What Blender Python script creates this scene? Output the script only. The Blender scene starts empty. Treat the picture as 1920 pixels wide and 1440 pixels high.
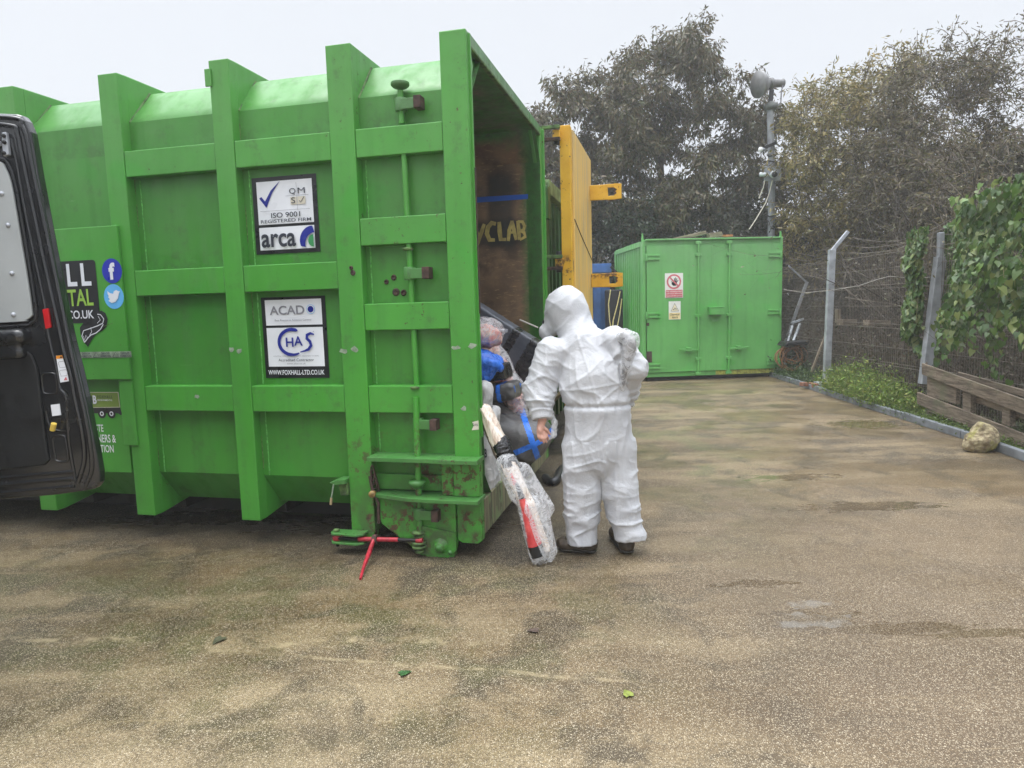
import bpy, math, random
import numpy as np
from mathutils import Vector, Matrix
random.seed(7); rng = np.random.default_rng(7)
S = bpy.context.scene
COL = S.collection
R_ = math.radians

# ------------------------------------------------------------------ camera
H_CAM, F_PX, PITCH, ROLL = 1.53, 1280.5, R_(6.3786), R_(-1.6119)
_f = np.array([0, math.cos(PITCH), -math.sin(PITCH)]); _r = np.array([1., 0, 0]); _u = np.cross(_r, _f)
CR = math.cos(ROLL) * _r + math.sin(ROLL) * _u
CU = -math.sin(ROLL) * _r + math.cos(ROLL) * _u
cam = bpy.data.objects.new('camera', bpy.data.cameras.new('camera')); COL.objects.link(cam)
cam.data.sensor_width = 36; cam.data.lens = F_PX / 1920 * 36; cam.data.clip_end = 2000; cam.data.clip_start = .05
cam.matrix_world = Matrix(((CR[0], CU[0], -_f[0], 0), (CR[1], CU[1], -_f[1], 0), (CR[2], CU[2], -_f[2], H_CAM), (0, 0, 0, 1)))
S.camera = cam
# ------------------------------------------------------------------ world, sun, exposure
SUN_EL, SUN_AZ = 78, 250
w = bpy.data.worlds.new('World'); S.world = w; w.use_nodes = True
nt = w.node_tree; bg = nt.nodes['Background']
sky = nt.nodes.new('ShaderNodeTexSky'); sky.sky_type = 'NISHITA'; sky.sun_disc = False
sky.sun_elevation = R_(SUN_EL); sky.sun_rotation = R_(SUN_AZ); sky.dust_density = 6; sky.air_density = 1.2; sky.ozone_density = 1
hs = nt.nodes.new('ShaderNodeHueSaturation'); hs.inputs['Saturation'].default_value = .16
nt.links.new(sky.outputs[0], hs.inputs['Color'])
tc = nt.nodes.new('ShaderNodeTexCoord'); sp = nt.nodes.new('ShaderNodeSeparateXYZ'); nt.links.new(tc.outputs['Generated'], sp.inputs[0])
mr = nt.nodes.new('ShaderNodeMapRange'); mr.inputs['From Min'].default_value = .38; mr.interpolation_type = 'SMOOTHSTEP'; mr.inputs['From Max'].default_value = 1
mr.inputs['To Min'].default_value = 6.9; mr.inputs['To Max'].default_value = 36
nt.links.new(sp.outputs['Z'], mr.inputs['Value'])
mx = nt.nodes.new('ShaderNodeMix'); mx.data_type = 'RGBA'; mx.inputs['Factor'].default_value = .85      # overcast layer over the sky
cb = nt.nodes.new('ShaderNodeVectorMath'); cb.operation = 'SCALE'; cb.inputs[0].default_value = (.915, .96, 1.035)
nt.links.new(mr.outputs[0], cb.inputs['Scale'])
nt.links.new(hs.outputs[0], mx.inputs[6]); nt.links.new(cb.outputs[0], mx.inputs[7]); nt.links.new(mx.outputs[2], bg.inputs['Color'])
bg.inputs['Strength'].default_value = .1
sl = bpy.data.lights.new('sun', 'SUN'); sl.energy = 1.3; sl.angle = R_(32); sl.color = (1, .97, .92)
sun = bpy.data.objects.new('sun', sl); COL.objects.link(sun)
az = R_(SUN_AZ); sd = Vector((math.sin(az) * math.cos(R_(SUN_EL)), math.cos(az) * math.cos(R_(SUN_EL)), math.sin(R_(SUN_EL))))
sun.rotation_euler = sd.to_track_quat('Z', 'Y').to_euler()
S.view_settings.view_transform = 'Standard'; S.view_settings.look = 'None'; S.view_settings.exposure = .5; S.view_settings.gamma = 1
S.render.engine = 'CYCLES'; S.cycles.use_denoising = True; S.cycles.max_bounces = 8; S.cycles.transparent_max_bounces = 12
S.cycles.diffuse_bounces = 3; S.cycles.volume_bounces = 2; S.cycles.use_adaptive_sampling = True; S.cycles.adaptive_threshold = .015

# ------------------------------------------------------------------ geometry helpers
OC = np.array([0, 0, H_CAM])
def ray(px, py): return _f + (px - 960) / F_PX * CR - (py - 720) / F_PX * CU
def at(px, py, Y): d = ray(px, py); return OC + d * Y / d[1]           # a point of the place at distance Y
def onz(px, py, z=0): d = ray(px, py); return OC + d * (z - H_CAM) / d[2]
YAW = R_(-13.4691); CO = np.array([-.20774, 4.06784, 0])
EX = np.array([math.cos(YAW), math.sin(YAW), 0]); EY = np.array([-math.sin(YAW), math.cos(YAW), 0])
def W(x, y, z): return CO + EX * x + EY * y + np.array([0, 0, z])       # container frame -> world
def L(p): d = np.asarray(p) - CO; return np.array([d @ EX, d @ EY, d[2]])
def onlx(px, py, x): d = ray(px, py); t = (x - (OC - CO) @ EX) / (d @ EX); return OC + d * t
def only(px, py, y): d = ray(px, py); t = (y - (OC - CO) @ EY) / (d @ EY); return L(OC + d * t)

_lat = np.random.default_rng(3).random((32, 32, 32))
def vn(P, sc=1., seed=0):
    P = np.asarray(P, float) * sc + seed * 7.31
    i = np.floor(P).astype(int); f = P - i; f = f * f * (3 - 2 * f)
    a = lambda x, y, z: _lat[(i[..., 0] + x) % 32, (i[..., 1] + y) % 32, (i[..., 2] + z) % 32]
    X, Y, Z = f[..., 0], f[..., 1], f[..., 2]
    return ((a(0,0,0)*(1-X)+a(1,0,0)*X)*(1-Y)+(a(0,1,0)*(1-X)+a(1,1,0)*X)*Y)*(1-Z)+((a(0,0,1)*(1-X)+a(1,0,1)*X)*(1-Y)+(a(0,1,1)*(1-X)+a(1,1,1)*X)*Y)*Z
def ridge(P, sc, seed=0): return 1 - np.abs(2 * vn(P, sc, seed) - 1)

def link(o, parent=None):
    COL.objects.link(o)
    if parent is not None: o.parent = parent
    return o
def tag(o, label=None, cat=None, group=None, kind=None):
    if label: o['label'] = label
    if cat: o['category'] = cat
    if group: o['group'] = group
    if kind: o['kind'] = kind
    return o
def thing(name, label, cat, loc=(0, 0, 0), rz=0, group=None):
    o = bpy.data.objects.new(name, None); o.empty_display_size = .2; o.location = loc; o.rotation_euler = (0, 0, rz)
    COL.objects.link(o); return tag(o, label, cat, group)
def fast_mesh(name, V, F, mats, parent=None, smooth=False, mi=None):
    V = np.asarray(V, np.float32).reshape(-1, 3); F = np.asarray(F, np.int32); k = F.shape[1]
    me = bpy.data.meshes.new(name); me.vertices.add(len(V)); me.vertices.foreach_set('co', V.ravel())
    me.loops.add(F.size); me.loops.foreach_set('vertex_index', F.ravel())
    me.polygons.add(len(F)); me.polygons.foreach_set('loop_start', np.arange(0, F.size, k, dtype=np.int32))
    me.polygons.foreach_set('loop_total', np.full(len(F), k, np.int32))
    if smooth: me.polygons.foreach_set('use_smooth', np.ones(len(F), bool))
    for m in (mats if isinstance(mats, (list, tuple)) else [mats]): me.materials.append(m)
    if mi is not None: me.polygons.foreach_set('material_index', np.asarray(mi, np.int32))
    me.update(calc_edges=True); me.validate()
    return link(bpy.data.objects.new(name, me), parent)

class MB:
    def __init__(s): s.v = []; s.f = []; s.m = []; s.mats = []; s.sm = []
    def mi(s, m):
        if m not in s.mats: s.mats.append(m)
        return s.mats.index(m)
    def add(s, V, F, m, smooth=False):
        n = len(s.v); s.v += [tuple(map(float, p)) for p in V]; k = s.mi(m)
        for f in F: s.f.append([n + i for i in f]); s.m.append(k); s.sm.append(smooth)
        return s
    def box(s, x0, x1, y0, y1, z0, z1, m):
        V = [(x, y, z) for z in (z0, z1) for y in (y0, y1) for x in (x0, x1)]
        return s.add(V, [(0,2,3,1),(4,5,7,6),(0,1,5,4),(2,6,7,3),(0,4,6,2),(1,3,7,5)], m)
    def beam(s, a, b, w_, h_, m, up=(0, 0, 1)):
        a = Vector(a); b = Vector(b); d = (b - a).normalized(); x = d.cross(Vector(up))
        if x.length < 1e-4: x = d.cross(Vector((1, 0, 0)))
        x.normalize(); y = x.cross(d); x *= w_ / 2; y *= h_ / 2
        V = [p + i * x + j * y for p in (a, b) for i, j in ((-1, -1), (1, -1), (1, 1), (-1, 1))]
        return s.add(V, [(3,2,1,0),(4,5,6,7),(0,1,5,4),(1,2,6,5),(2,3,7,6),(3,0,4,7)], m)
    def tube(s, pts, r, m, n=8, caps=True):
        pts = [Vector(p) for p in pts]; rs = r if isinstance(r, (list, tuple, np.ndarray)) else [r] * len(pts)
        V = []; F = []; up = None
        for i, p in enumerate(pts):
            d = (pts[min(i + 1, len(pts) - 1)] - pts[max(i - 1, 0)]).normalized()
            if up is None: up = Vector((0, 0, 1)) if abs(d.z) < .9 else Vector((1, 0, 0))
            x = d.cross(up).normalized(); y = x.cross(d); up = y
            for k in range(n):
                a = 2 * math.pi * k / n; V.append(p + (x * math.cos(a) + y * math.sin(a)) * rs[i])
        for i in range(len(pts) - 1):
            for k in range(n): F.append((i*n+k, i*n+(k+1) % n, (i+1)*n+(k+1) % n, (i+1)*n+k))
        s.add(V, F, m, True)
        if caps: s.add(V[:n], [tuple(range(n))], m); s.add(V[-n:], [tuple(range(n))[::-1]], m)
        return s
    def prism(s, poly, axis, a, b, m):
        # poly in the two other axes, extruded along axis from a to b
        def P(u, v, t): return {'x': (t, u, v), 'y': (u, t, v), 'z': (u, v, t)}[axis]
        n = len(poly); V = [P(u, v, a) for u, v in poly] + [P(u, v, b) for u, v in poly]
        F = [tuple(range(n)), tuple(range(2 * n - 1, n - 1, -1))] + [(i, n + i, n + (i + 1) % n, (i + 1) % n) for i in range(n)]
        return s.add(V, F, m)
    def lathe(s, prof, c, axis, m, n=20):
        # prof: list of (distance along axis, radius)
        ax = Vector(axis).normalized(); q = Vector((0, 0, 1)) if abs(ax.z) < .9 else Vector((1, 0, 0))
        x = ax.cross(q).normalized(); y = ax.cross(x); c = Vector(c); V = []
        for t, r in prof:
            for k in range(n): a = 2*math.pi*k/n; V.append(c + ax*t + (x*math.cos(a)+y*math.sin(a))*r)
        F = [(i*n+k, i*n+(k+1) % n, (i+1)*n+(k+1) % n, (i+1)*n+k) for i in range(len(prof)-1) for k in range(n)]
        return s.add(V, F, m, True)
    def build(s, name, parent=None, bevel=0, seg=2, fixn=True):
        me = bpy.data.meshes.new(name); me.from_pydata(s.v, [], s.f)
        for m in s.mats: me.materials.append(m)
        me.polygons.foreach_set('material_index', s.m); me.polygons.foreach_set('use_smooth', s.sm)
        if fixn:
            import bmesh
            bm = bmesh.new(); bm.from_mesh(me); bmesh.ops.remove_doubles(bm, verts=bm.verts, dist=1e-5)
            bmesh.ops.recalc_face_normals(bm, faces=bm.faces); bm.to_mesh(me); bm.free()
        me.update()
        o = link(bpy.data.objects.new(name, me), parent)
        if bevel:
            b = o.modifiers.new('bevel', 'BEVEL'); b.width = bevel; b.segments = seg; b.limit_method = 'ANGLE'; b.angle_limit = R_(40)
        return o

def segs(A, B, ra, rb, sides=3):
    A = np.asarray(A, float); B = np.asarray(B, float); n = len(A)
    ra = np.broadcast_to(ra, n); rb = np.broadcast_to(rb, n)
    d = B - A; d /= np.linalg.norm(d, axis=1, keepdims=True) + 1e-9
    up = np.where(np.abs(d[:, 2:3]) < .9, [[0, 0, 1.]], [[1., 0, 0]]); x = np.cross(d, up); x /= np.linalg.norm(x, axis=1, keepdims=True); y = np.cross(x, d)
    V = []
    for P, r in ((A, ra), (B, rb)):
        for k in range(sides):
            a = 2 * math.pi * k / sides; V.append(P + (x * math.cos(a) + y * math.sin(a)) * r[:, None])
    V = np.stack(V, 1)
    base = (np.arange(n) * 2 * sides)[:, None, None]
    q = np.array([[k, (k+1) % sides, sides+(k+1) % sides, sides+k] for k in range(sides)])[None]
    return V.reshape(-1, 3), (base + q).reshape(-1, 4)

def surface_nets(d, o, h):
    s = d < 0; nx, ny, nz = d.shape
    acc = np.zeros((nx-1, ny-1, nz-1, 3)); cnt = np.zeros((nx-1, ny-1, nz-1))
    for ax in range(3):
        for a in (0, 1):
            for b in (0, 1):
                sl0 = [slice(0, -1)] * 3; sl1 = [slice(0, -1)] * 3; oth = [i for i in range(3) if i != ax]
                sl1[ax] = slice(1, None)
                for q, v in zip(oth, (a, b)):
                    sl0[q] = sl1[q] = slice(1, None) if v else slice(0, -1)
                D0 = d[tuple(sl0)]; D1 = d[tuple(sl1)]; c = (D0 < 0) != (D1 < 0)
                t = np.where(c, D0 / np.where(c, D0 - D1, 1), 0)
                acc[..., ax] += np.where(c, t, 0)
                for q, v in zip(oth, (a, b)): acc[..., q] += c * v
                cnt += c
    m = cnt > 0; idx = -np.ones(m.shape, int); idx[m] = np.arange(m.sum())
    ijk = np.argwhere(m); V = o + h * (ijk + acc[m] / cnt[m][:, None])
    F = []
    for ax in range(3):
        b, c = [(1, 2), (2, 0), (0, 1)][ax]
        sl0 = [slice(1, -1)] * 3; sl1 = [slice(1, -1)] * 3; sl0[ax] = slice(0, -1); sl1[ax] = slice(1, None)
        S0 = s[tuple(sl0)]; S1 = s[tuple(sl1)]
        for flip in (0, 1):
            e = np.argwhere(S0 & ~S1 if flip == 0 else ~S0 & S1)
            if not len(e): continue
            off = np.ones(3, int); off[ax] = 0; e = e + off
            def cell(db, dc):
                q = e.copy(); q[:, b] += db; q[:, c] += dc; return idx[q[:, 0], q[:, 1], q[:, 2]]
            q = np.stack([cell(-1, -1), cell(0, -1), cell(0, 0), cell(-1, 0)], 1)
            F.append(q if flip == 0 else q[:, ::-1])
    return V, np.concatenate(F)
def sdf(prims, h=.01, k=.02, pad=.05, field=None):
    """smooth union of capsules ('c',a,b,ra,rb[,squash vec]), boxes ('b',c,R,half,round), ellipsoids ('e',c,R,radii) -> V,F"""
    lo = np.full(3, 1e9); hi = -lo; bb = []
    for p in prims:
        if p[0] == 'c': a, b = np.array(p[1], float), np.array(p[2], float); r = max(p[3], p[4]); l, u = np.minimum(a, b) - r, np.maximum(a, b) + r
        else:
            c = np.array(p[1], float); e = np.abs(np.array(p[2], float)) @ np.array(p[3], float); l, u = c - e, c + e
        bb.append((l, u)); lo = np.minimum(lo, l); hi = np.maximum(hi, u)
    lo -= pad; hi += pad; n = np.ceil((hi - lo) / h).astype(int) + 1
    d = np.full(n, 1.)
    ax = [lo[i] + h * np.arange(n[i]) for i in range(3)]
    for p, (l, u) in zip(prims, bb):
        mg = pad + k
        s_ = tuple(slice(max(0, int((l[i] - mg - lo[i]) / h)), min(n[i], int((u[i] + mg - lo[i]) / h) + 2)) for i in range(3))
        G = np.stack(np.meshgrid(*[ax[i][s_[i]] for i in range(3)], indexing='ij'), -1)
        if p[0] == 'c':
            a, b = np.array(p[1], float), np.array(p[2], float); ab = b - a
            q = G - a; t = np.clip(q @ ab / max(ab @ ab, 1e-9), 0, 1); q = q - t[..., None] * ab
            if len(p) > 5: q = q / np.array(p[5], float)
            e = np.linalg.norm(q, axis=-1) - (p[3] + (p[4] - p[3]) * t)
        elif p[0] == 'b':
            q = np.abs((G - p[1]) @ np.array(p[2], float)) - np.array(p[3], float) + p[4]
            e = np.linalg.norm(np.maximum(q, 0), axis=-1) + np.minimum(q.max(-1), 0) - p[4]
        else:
            q = (G - p[1]) @ np.array(p[2], float); rr = np.array(p[3], float); kk = np.linalg.norm(q / rr, axis=-1)
            e = (kk - 1) * rr.min()
        D = d[s_]
        if k > 0:
            hh = np.clip(.5 + .5 * (D - e) / k, 0, 1); D = D * (1 - hh) + e * hh - k * hh * (1 - hh)
        else: D = np.minimum(D, e)
        d[s_] = D
    if field is not None:
        G = np.stack(np.meshgrid(*ax, indexing='ij'), -1); d = field(G, d)
    d[[0, -1]] = np.maximum(d[[0, -1]], h); d[:, [0, -1]] = np.maximum(d[:, [0, -1]], h); d[:, :, [0, -1]] = np.maximum(d[:, :, [0, -1]], h)
    return surface_nets(d, lo, h)
def vnormals(V, F):
    n = np.cross(V[F[:, 2]] - V[F[:, 0]], V[F[:, 3]] - V[F[:, 1]]); N = np.zeros_like(V)
    for i in range(4): np.add.at(N, F[:, i], n)
    return N / (np.linalg.norm(N, axis=1, keepdims=True) + 1e-12)
def relax(V, F, it=2):
    for _ in range(it):
        A = np.zeros_like(V); c = np.zeros(len(V))
        for i in range(4):
            np.add.at(A, F[:, i], V[F[:, (i+1) % 4]] + V[F[:, (i-1) % 4]]); np.add.at(c, F[:, i], 2)
        V = .5 * V + .5 * A / c[:, None]
    return V
def frame(d, up=(0, 0, 1)):
    """columns: x side, y along d, z up-ish"""
    y = np.array(d, float); y /= np.linalg.norm(y); x = np.cross(y, up); x /= np.linalg.norm(x); z = np.cross(x, y)
    return np.stack([x, y, z], 1)

# ------------------------------------------------------------------ materials
class NT:
    def __init__(s, name):
        s.m = bpy.data.materials.new(name); s.m.use_nodes = True; s.t = s.m.node_tree; s.b = s.t.nodes['Principled BSDF']
        s.out = s.t.nodes['Material Output']; s.co = s.n('ShaderNodeTexCoord').outputs['Object']
    def n(s, t, **kw):
        o = s.t.nodes.new(t)
        for k, v in kw.items(): setattr(o, k, v)
        return o
    def set(s, sock, v):
        if isinstance(v, bpy.types.NodeSocket): s.t.links.new(v, sock)
        elif isinstance(v, tuple) and len(v) == 3 and sock.type == 'RGBA': sock.default_value = (*v, 1)
        else: sock.default_value = v
    def noise(s, sc, det=3, rough=.55, vec=None, dist=0, out=0):
        o = s.n('ShaderNodeTexNoise'); s.set(o.inputs['Scale'], sc); s.set(o.inputs['Detail'], det); s.set(o.inputs['Roughness'], rough); s.set(o.inputs['Distortion'], dist)
        s.set(o.inputs['Vector'], vec if vec is not None else s.co); return o.outputs[out]
    def scale(s, v): o = s.n('ShaderNodeMapping'); s.set(o.inputs['Vector'], s.co); o.inputs['Scale'].default_value = v; return o.outputs[0]
    def mp(s, v, loc=(0, 0, 0), rot=(0, 0, 0), scl=(1, 1, 1)):
        o = s.n('ShaderNodeMapping'); s.set(o.inputs['Vector'], v); o.inputs['Location'].default_value = loc; o.inputs['Rotation'].default_value = rot; o.inputs['Scale'].default_value = scl; return o.outputs[0]
    def vor(s, sc, vec=None, feat='F1', out=0, rnd=1):
        o = s.n('ShaderNodeTexVoronoi', feature=feat); s.set(o.inputs['Scale'], sc); s.set(o.inputs['Vector'], vec if vec is not None else s.co); s.set(o.inputs['Randomness'], rnd); return o.outputs[out]
    def rng(s, v, a, b, c=0., d=1., smooth=True):
        o = s.n('ShaderNodeMapRange'); o.interpolation_type = 'SMOOTHSTEP' if smooth else 'LINEAR'
        for i, x in zip(('Value', 'From Min', 'From Max', 'To Min', 'To Max'), (v, a, b, c, d)): s.set(o.inputs[i], x)
        return o.outputs[0]
    def mth(s, op, a, b=0.): o = s.n('ShaderNodeMath', operation=op); s.set(o.inputs[0], a); s.set(o.inputs[1], b); return o.outputs[0]
    def mul(s, *a):
        r = a[0]
        for x in a[1:]: r = s.mth('MULTIPLY', r, x)
        return r
    def mix(s, f, a, b, mode='MIX'):
        o = s.n('ShaderNodeMix', data_type='RGBA', blend_type=mode); s.set(o.inputs[0], f); s.set(o.inputs[6], a); s.set(o.inputs[7], b); return o.outputs[2]
    def xyz(s, v=None): o = s.n('ShaderNodeSeparateXYZ'); s.set(o.inputs[0], v if v is not None else s.co); return o.outputs
    def bump(s, hgt, st=.3, dist=.01, nrm=None):
        o = s.n('ShaderNodeBump'); s.set(o.inputs['Height'], hgt); o.inputs['Strength'].default_value = st; o.inputs['Distance'].default_value = dist
        if nrm is not None: s.set(o.inputs['Normal'], nrm)
        return o.outputs[0]
    def ramp(s, f, stops):
        o = s.n('ShaderNodeValToRGB'); s.set(o.inputs[0], f); e = o.color_ramp.elements
        for i, (p, c) in enumerate(stops):
            el = e[i] if i < 2 else e.new(p)
            el.position = p; el.color = (*c, 1) if isinstance(c, tuple) else (c, c, c, 1)
        return o.outputs[0]
    def fin(s, col, rough=.5, nrm=None, **kw):
        s.set(s.b.inputs['Base Color'], col); s.set(s.b.inputs['Roughness'], rough)
        if nrm is not None: s.set(s.b.inputs['Normal'], nrm)
        for k, v in kw.items(): s.set(s.b.inputs[k.replace('_', ' ')], v)
        return s.m

def simple(name, col, rough=.5, var=.25, sc=8, bump=.15, bsc=60, metal=0., **kw):
    m = NT(name); n = m.noise(sc, 5); c = m.mix(m.rng(n, .3, .7), tuple(x * (1 - var) for x in col), tuple(min(1, x * (1 + var)) for x in col))
    nr = m.bump(m.noise(bsc, 3), bump, .004) if bump else None
    return m.fin(c, m.rng(m.noise(sc * 2, 3), .3, .7, max(0, rough - .08), min(1, rough + .1)), nr, Metallic=metal, **kw)

def paint(name, green, rust=.0, grime=.5, ledges=(), lowrust=False, moss=.5, spec=.5):
    """worn painted steel in the container's own frame"""
    m = NT(name); x, y, z = m.xyz()
    streak = m.noise(1, 5, .6, m.scale((9, 9, .8)))
    big = m.noise(1.3, 4)
    brush = m.noise(1, 4, .6, m.scale((4, 4, 60)))
    c = m.mix(m.rng(big, .3, .7), tuple(g * .86 for g in green), tuple(g * 1.1 for g in green))
    c = m.mix(m.mul(m.rng(streak, .45, .75), .45), c, tuple(g * .72 for g in green))
    top_sheen = m.mul(m.rng(z, 1.2, 3.1), m.rng(m.noise(2.2, 3), .25, .65, .12, .5))
    c = m.mix(top_sheen, c, (green[0] * 1.6 + .02, green[1] * 1.0, green[2] * 1.7 + .025))      # sky sheen painted into the upper half
    sc_ = m.rng(m.noise(1, 6, .7, m.scale((3, 3, 90))), .66, .7)
    c = m.mix(m.mul(sc_, .25), c, (.22, .45, .2))
    # grime blotches and runs
    g1 = m.mul(m.rng(m.noise(9, 7, .75), .50, .66), m.rng(streak, .40, .58))
    c = m.mix(m.mul(g1, grime * .65), c, (.05, .075, .03))
    for zz in ledges:
        band = m.mul(m.rng(z, zz - .002, zz + .004), m.rng(m.mth('ADD', z, m.mul(m.noise(1, 4, .7, m.scale((30, 30, 3))), .16)), zz + .23, zz + .08))
        band = m.mul(band, m.rng(m.noise(22, 5, .7), .38, .62))
        if zz in (2.093, 1.578, .639): band = m.mul(band, m.rng(x, -.8, -.79))
        if zz == 1.844: band = m.mul(band, m.rng(x, -.79, -.8))
        band = m.mul(band, m.rng(m.noise(1.7, 3), .4, .62, .25, 1))
        c = m.mix(m.mul(band, .7 * moss + .1), c, (.035, .06, .018))
    # chips with rust
    chip = m.rng(m.noise(26, 7, .72), .665 - rust * .02, .69 - rust * .02)
    chip = m.mul(chip, m.rng(m.noise(3.1, 3), .47, .6))
    if lowrust:
        zone = m.mul(m.rng(x, -1.0, -.75), m.rng(z, 1.1, .35))
        c2 = m.rng(m.noise(15, 7, .75), .52, .55)
        chip = m.mth('MAXIMUM', chip, m.mul(c2, zone, m.rng(m.noise(4, 2), .42, .56)))
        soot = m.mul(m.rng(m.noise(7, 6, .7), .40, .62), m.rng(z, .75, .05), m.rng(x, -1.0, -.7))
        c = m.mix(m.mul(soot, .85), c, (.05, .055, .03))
    sc2 = m.rng(m.noise(1, 7, .8, m.mp(m.co, rot=(0, R_(35), 0), scl=(5, 5, 70))), .68, .70); c = m.mix(m.mul(sc2, .5), c, (.24, .42, .2))
    pt2 = m.rng(m.noise(1.9, 3), .58, .66); c = m.mix(m.mul(pt2, .3), c, (green[0] * .5, green[1] * 1.12, green[2] * .5))
    rustc = m.mix(m.rng(m.noise(60, 3), .35, .65), (.025, .012, .009), (.10, .04, .022))
    c = m.mix(chip, c, rustc)
    h = m.mth('ADD', m.mul(m.noise(2.5, 2), 1.6), m.mul(m.noise(45, 3), .05)); h = m.mth('SUBTRACT', h, m.mul(chip, .08))
    nr = m.bump(brush, .05, .002, m.bump(h, .5, .012))
    ro = m.rng(m.mth('ADD', streak, m.mul(chip, .6)), .35, .9, .34, .75)
    return m.fin(c, ro, nr, **{'Specular IOR Level': spec})

GREEN = (.056, .285, .030)
M = {}
LED = (2.617, 2.093, 1.844, 1.578, 1.07, .639)
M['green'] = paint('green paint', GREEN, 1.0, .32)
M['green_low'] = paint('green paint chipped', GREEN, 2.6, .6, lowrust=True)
M['panel'] = paint('shaded green panel paint', (.046, .235, .024), .2, .5, ledges=LED, lowrust=True)  # same paint as the ribs, shade of the recesses put into its colour
M['moss'] = simple('mossy grimy steel', (.07, .13, .035), .7, .6, 25, .5, 80)
M['weld'] = simple('grimy weld bead', (.10, .15, .05), .75, .6, 60, .4, 120)
M['rust'] = simple('rusty steel', (.055, .030, .022), .8, .55, 30, .6, 90)
M['rustgreen'] = paint('rusty green fittings', (.06, .2, .045), 3.5, .9)
M['dark'] = simple('dark oily steel', (.007, .007, .007), .55, .4, 12, .3)
M['black'] = simple('black vinyl', (.012, .013, .016), .35, .2, 5, .05)
M['white'] = simple('white vinyl', (.74, .76, .8), .35, .06, 3, .03)
M['ink'] = simple('dark grey print', (.03, .035, .05), .4, .1, 5, 0)
M['inkpale'] = simple('pale grey print', (.22, .22, .25), .4, .1, 5, 0)
M['blueink'] = simple('blue print', (.012, .022, .25), .35, .1, 5, 0)
M['lime'] = simple('lime print', (.30, .52, .07), .35, .1, 5, 0)
M['logogreen'] = simple('green print', (.05, .28, .10), .35, .1, 5, 0)
M['fb'] = simple('royal blue print', (.02, .035, .42), .35, .1, 5, 0)
M['tw'] = simple('sky blue print', (.13, .46, .84), .35, .1, 5, 0)
M['cream'] = simple('faded cream print', (.62, .58, .48), .4, .1, 9, 0)
M['tape_grey'] = simple('grey worn tape', (.24, .30, .22), .45, .3, 30, 0)

# ------------------------------------------------------------------ lettering
def text_mesh(s, bold=0., shear=0., space=1.):
    cu = bpy.data.curves.new('t', 'FONT'); cu.body = s; cu.size = 1; cu.offset = bold * .38; cu.shear = shear; cu.space_character = space; cu.resolution_u = 4
    o = bpy.data.objects.new('t', cu); COL.objects.link(o); bpy.context.view_layer.update()
    me = bpy.data.meshes.new_from_object(o.evaluated_get(bpy.context.evaluated_depsgraph_get()))
    V = np.array([v.co[:] for v in me.vertices]); F = [tuple(p.vertices) for p in me.polygons]
    bpy.data.objects.remove(o); bpy.data.curves.remove(cu); bpy.data.meshes.remove(me)
    return V, F
class Board:
    """flat print in a vertical plane; (u,v) are x and height, the print faces -y of its parent"""
    def __init__(s, y): s.y = y; s.mb = MB(); s.k = 0
    def plane(s): s.k += 1; return s.y - .0006 * s.k
    def poly(s, pts, m): y = s.plane(); s.mb.add([(u, y, v) for u, v in pts], [tuple(range(len(pts)))], m); return s
    def rect(s, x0, x1, z0, z1, m, r=0):
        if not r: return s.poly([(x0, z0), (x1, z0), (x1, z1), (x0, z1)], m)
        P = []
        for cx, cz, a0 in ((x1-r, z1-r, 0), (x0+r, z1-r, 90), (x0+r, z0+r, 180), (x1-r, z0+r, 270)):
            P += [(cx + r*math.cos(R_(a0+t)), cz + r*math.sin(R_(a0+t))) for t in (0, 30, 60, 90)]
        return s.poly(P, m)
    def disc(s, cx, cz, r, m, sx=1, n=28): return s.poly([(cx+sx*r*math.cos(2*math.pi*i/n), cz+r*math.sin(2*math.pi*i/n)) for i in range(n)], m)
    def stroke(s, pts, w_, m):
        y = s.plane(); n = len(pts); V = []
        ws = w_ if isinstance(w_, (list, tuple)) else [w_] * n
        for i in range(n):
            a, b = pts[max(0, i-1)], pts[min(n-1, i+1)]; dx, dz = b[0]-a[0], b[1]-a[1]; l = math.hypot(dx, dz) or 1
            V += [(pts[i][0]-dz/l*ws[i]/2, y, pts[i][1]+dx/l*ws[i]/2), (pts[i][0]+dz/l*ws[i]/2, y, pts[i][1]-dx/l*ws[i]/2)]
        s.mb.add(V, [(2*i, 2*i+1, 2*i+3, 2*i+2) for i in range(n-1)], m); return s
    def text(s, t, x0, x1, z0, z1, m, bold=.02, shear=0, space=1.):
        V, F = text_mesh(t, bold, shear, space); lo, hi = V.min(0), V.max(0); y = s.plane()
        Q = [(x0+(p[0]-lo[0])/(hi[0]-lo[0])*(x1-x0), y, z0+(p[1]-lo[1])/(hi[1]-lo[1])*(z1-z0)) for p in V]
        s.mb.add(Q, F, m); return s
    def build(s, name, parent): return s.mb.build(name, parent, fixn=False)

def arc(cx, cz, r, a0, a1, n=16, sx=1): return [(cx+sx*r*math.cos(R_(a0+(a1-a0)*i/n)), cz+r*math.sin(R_(a0+(a1-a0)*i/n))) for i in range(n+1)]

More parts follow.
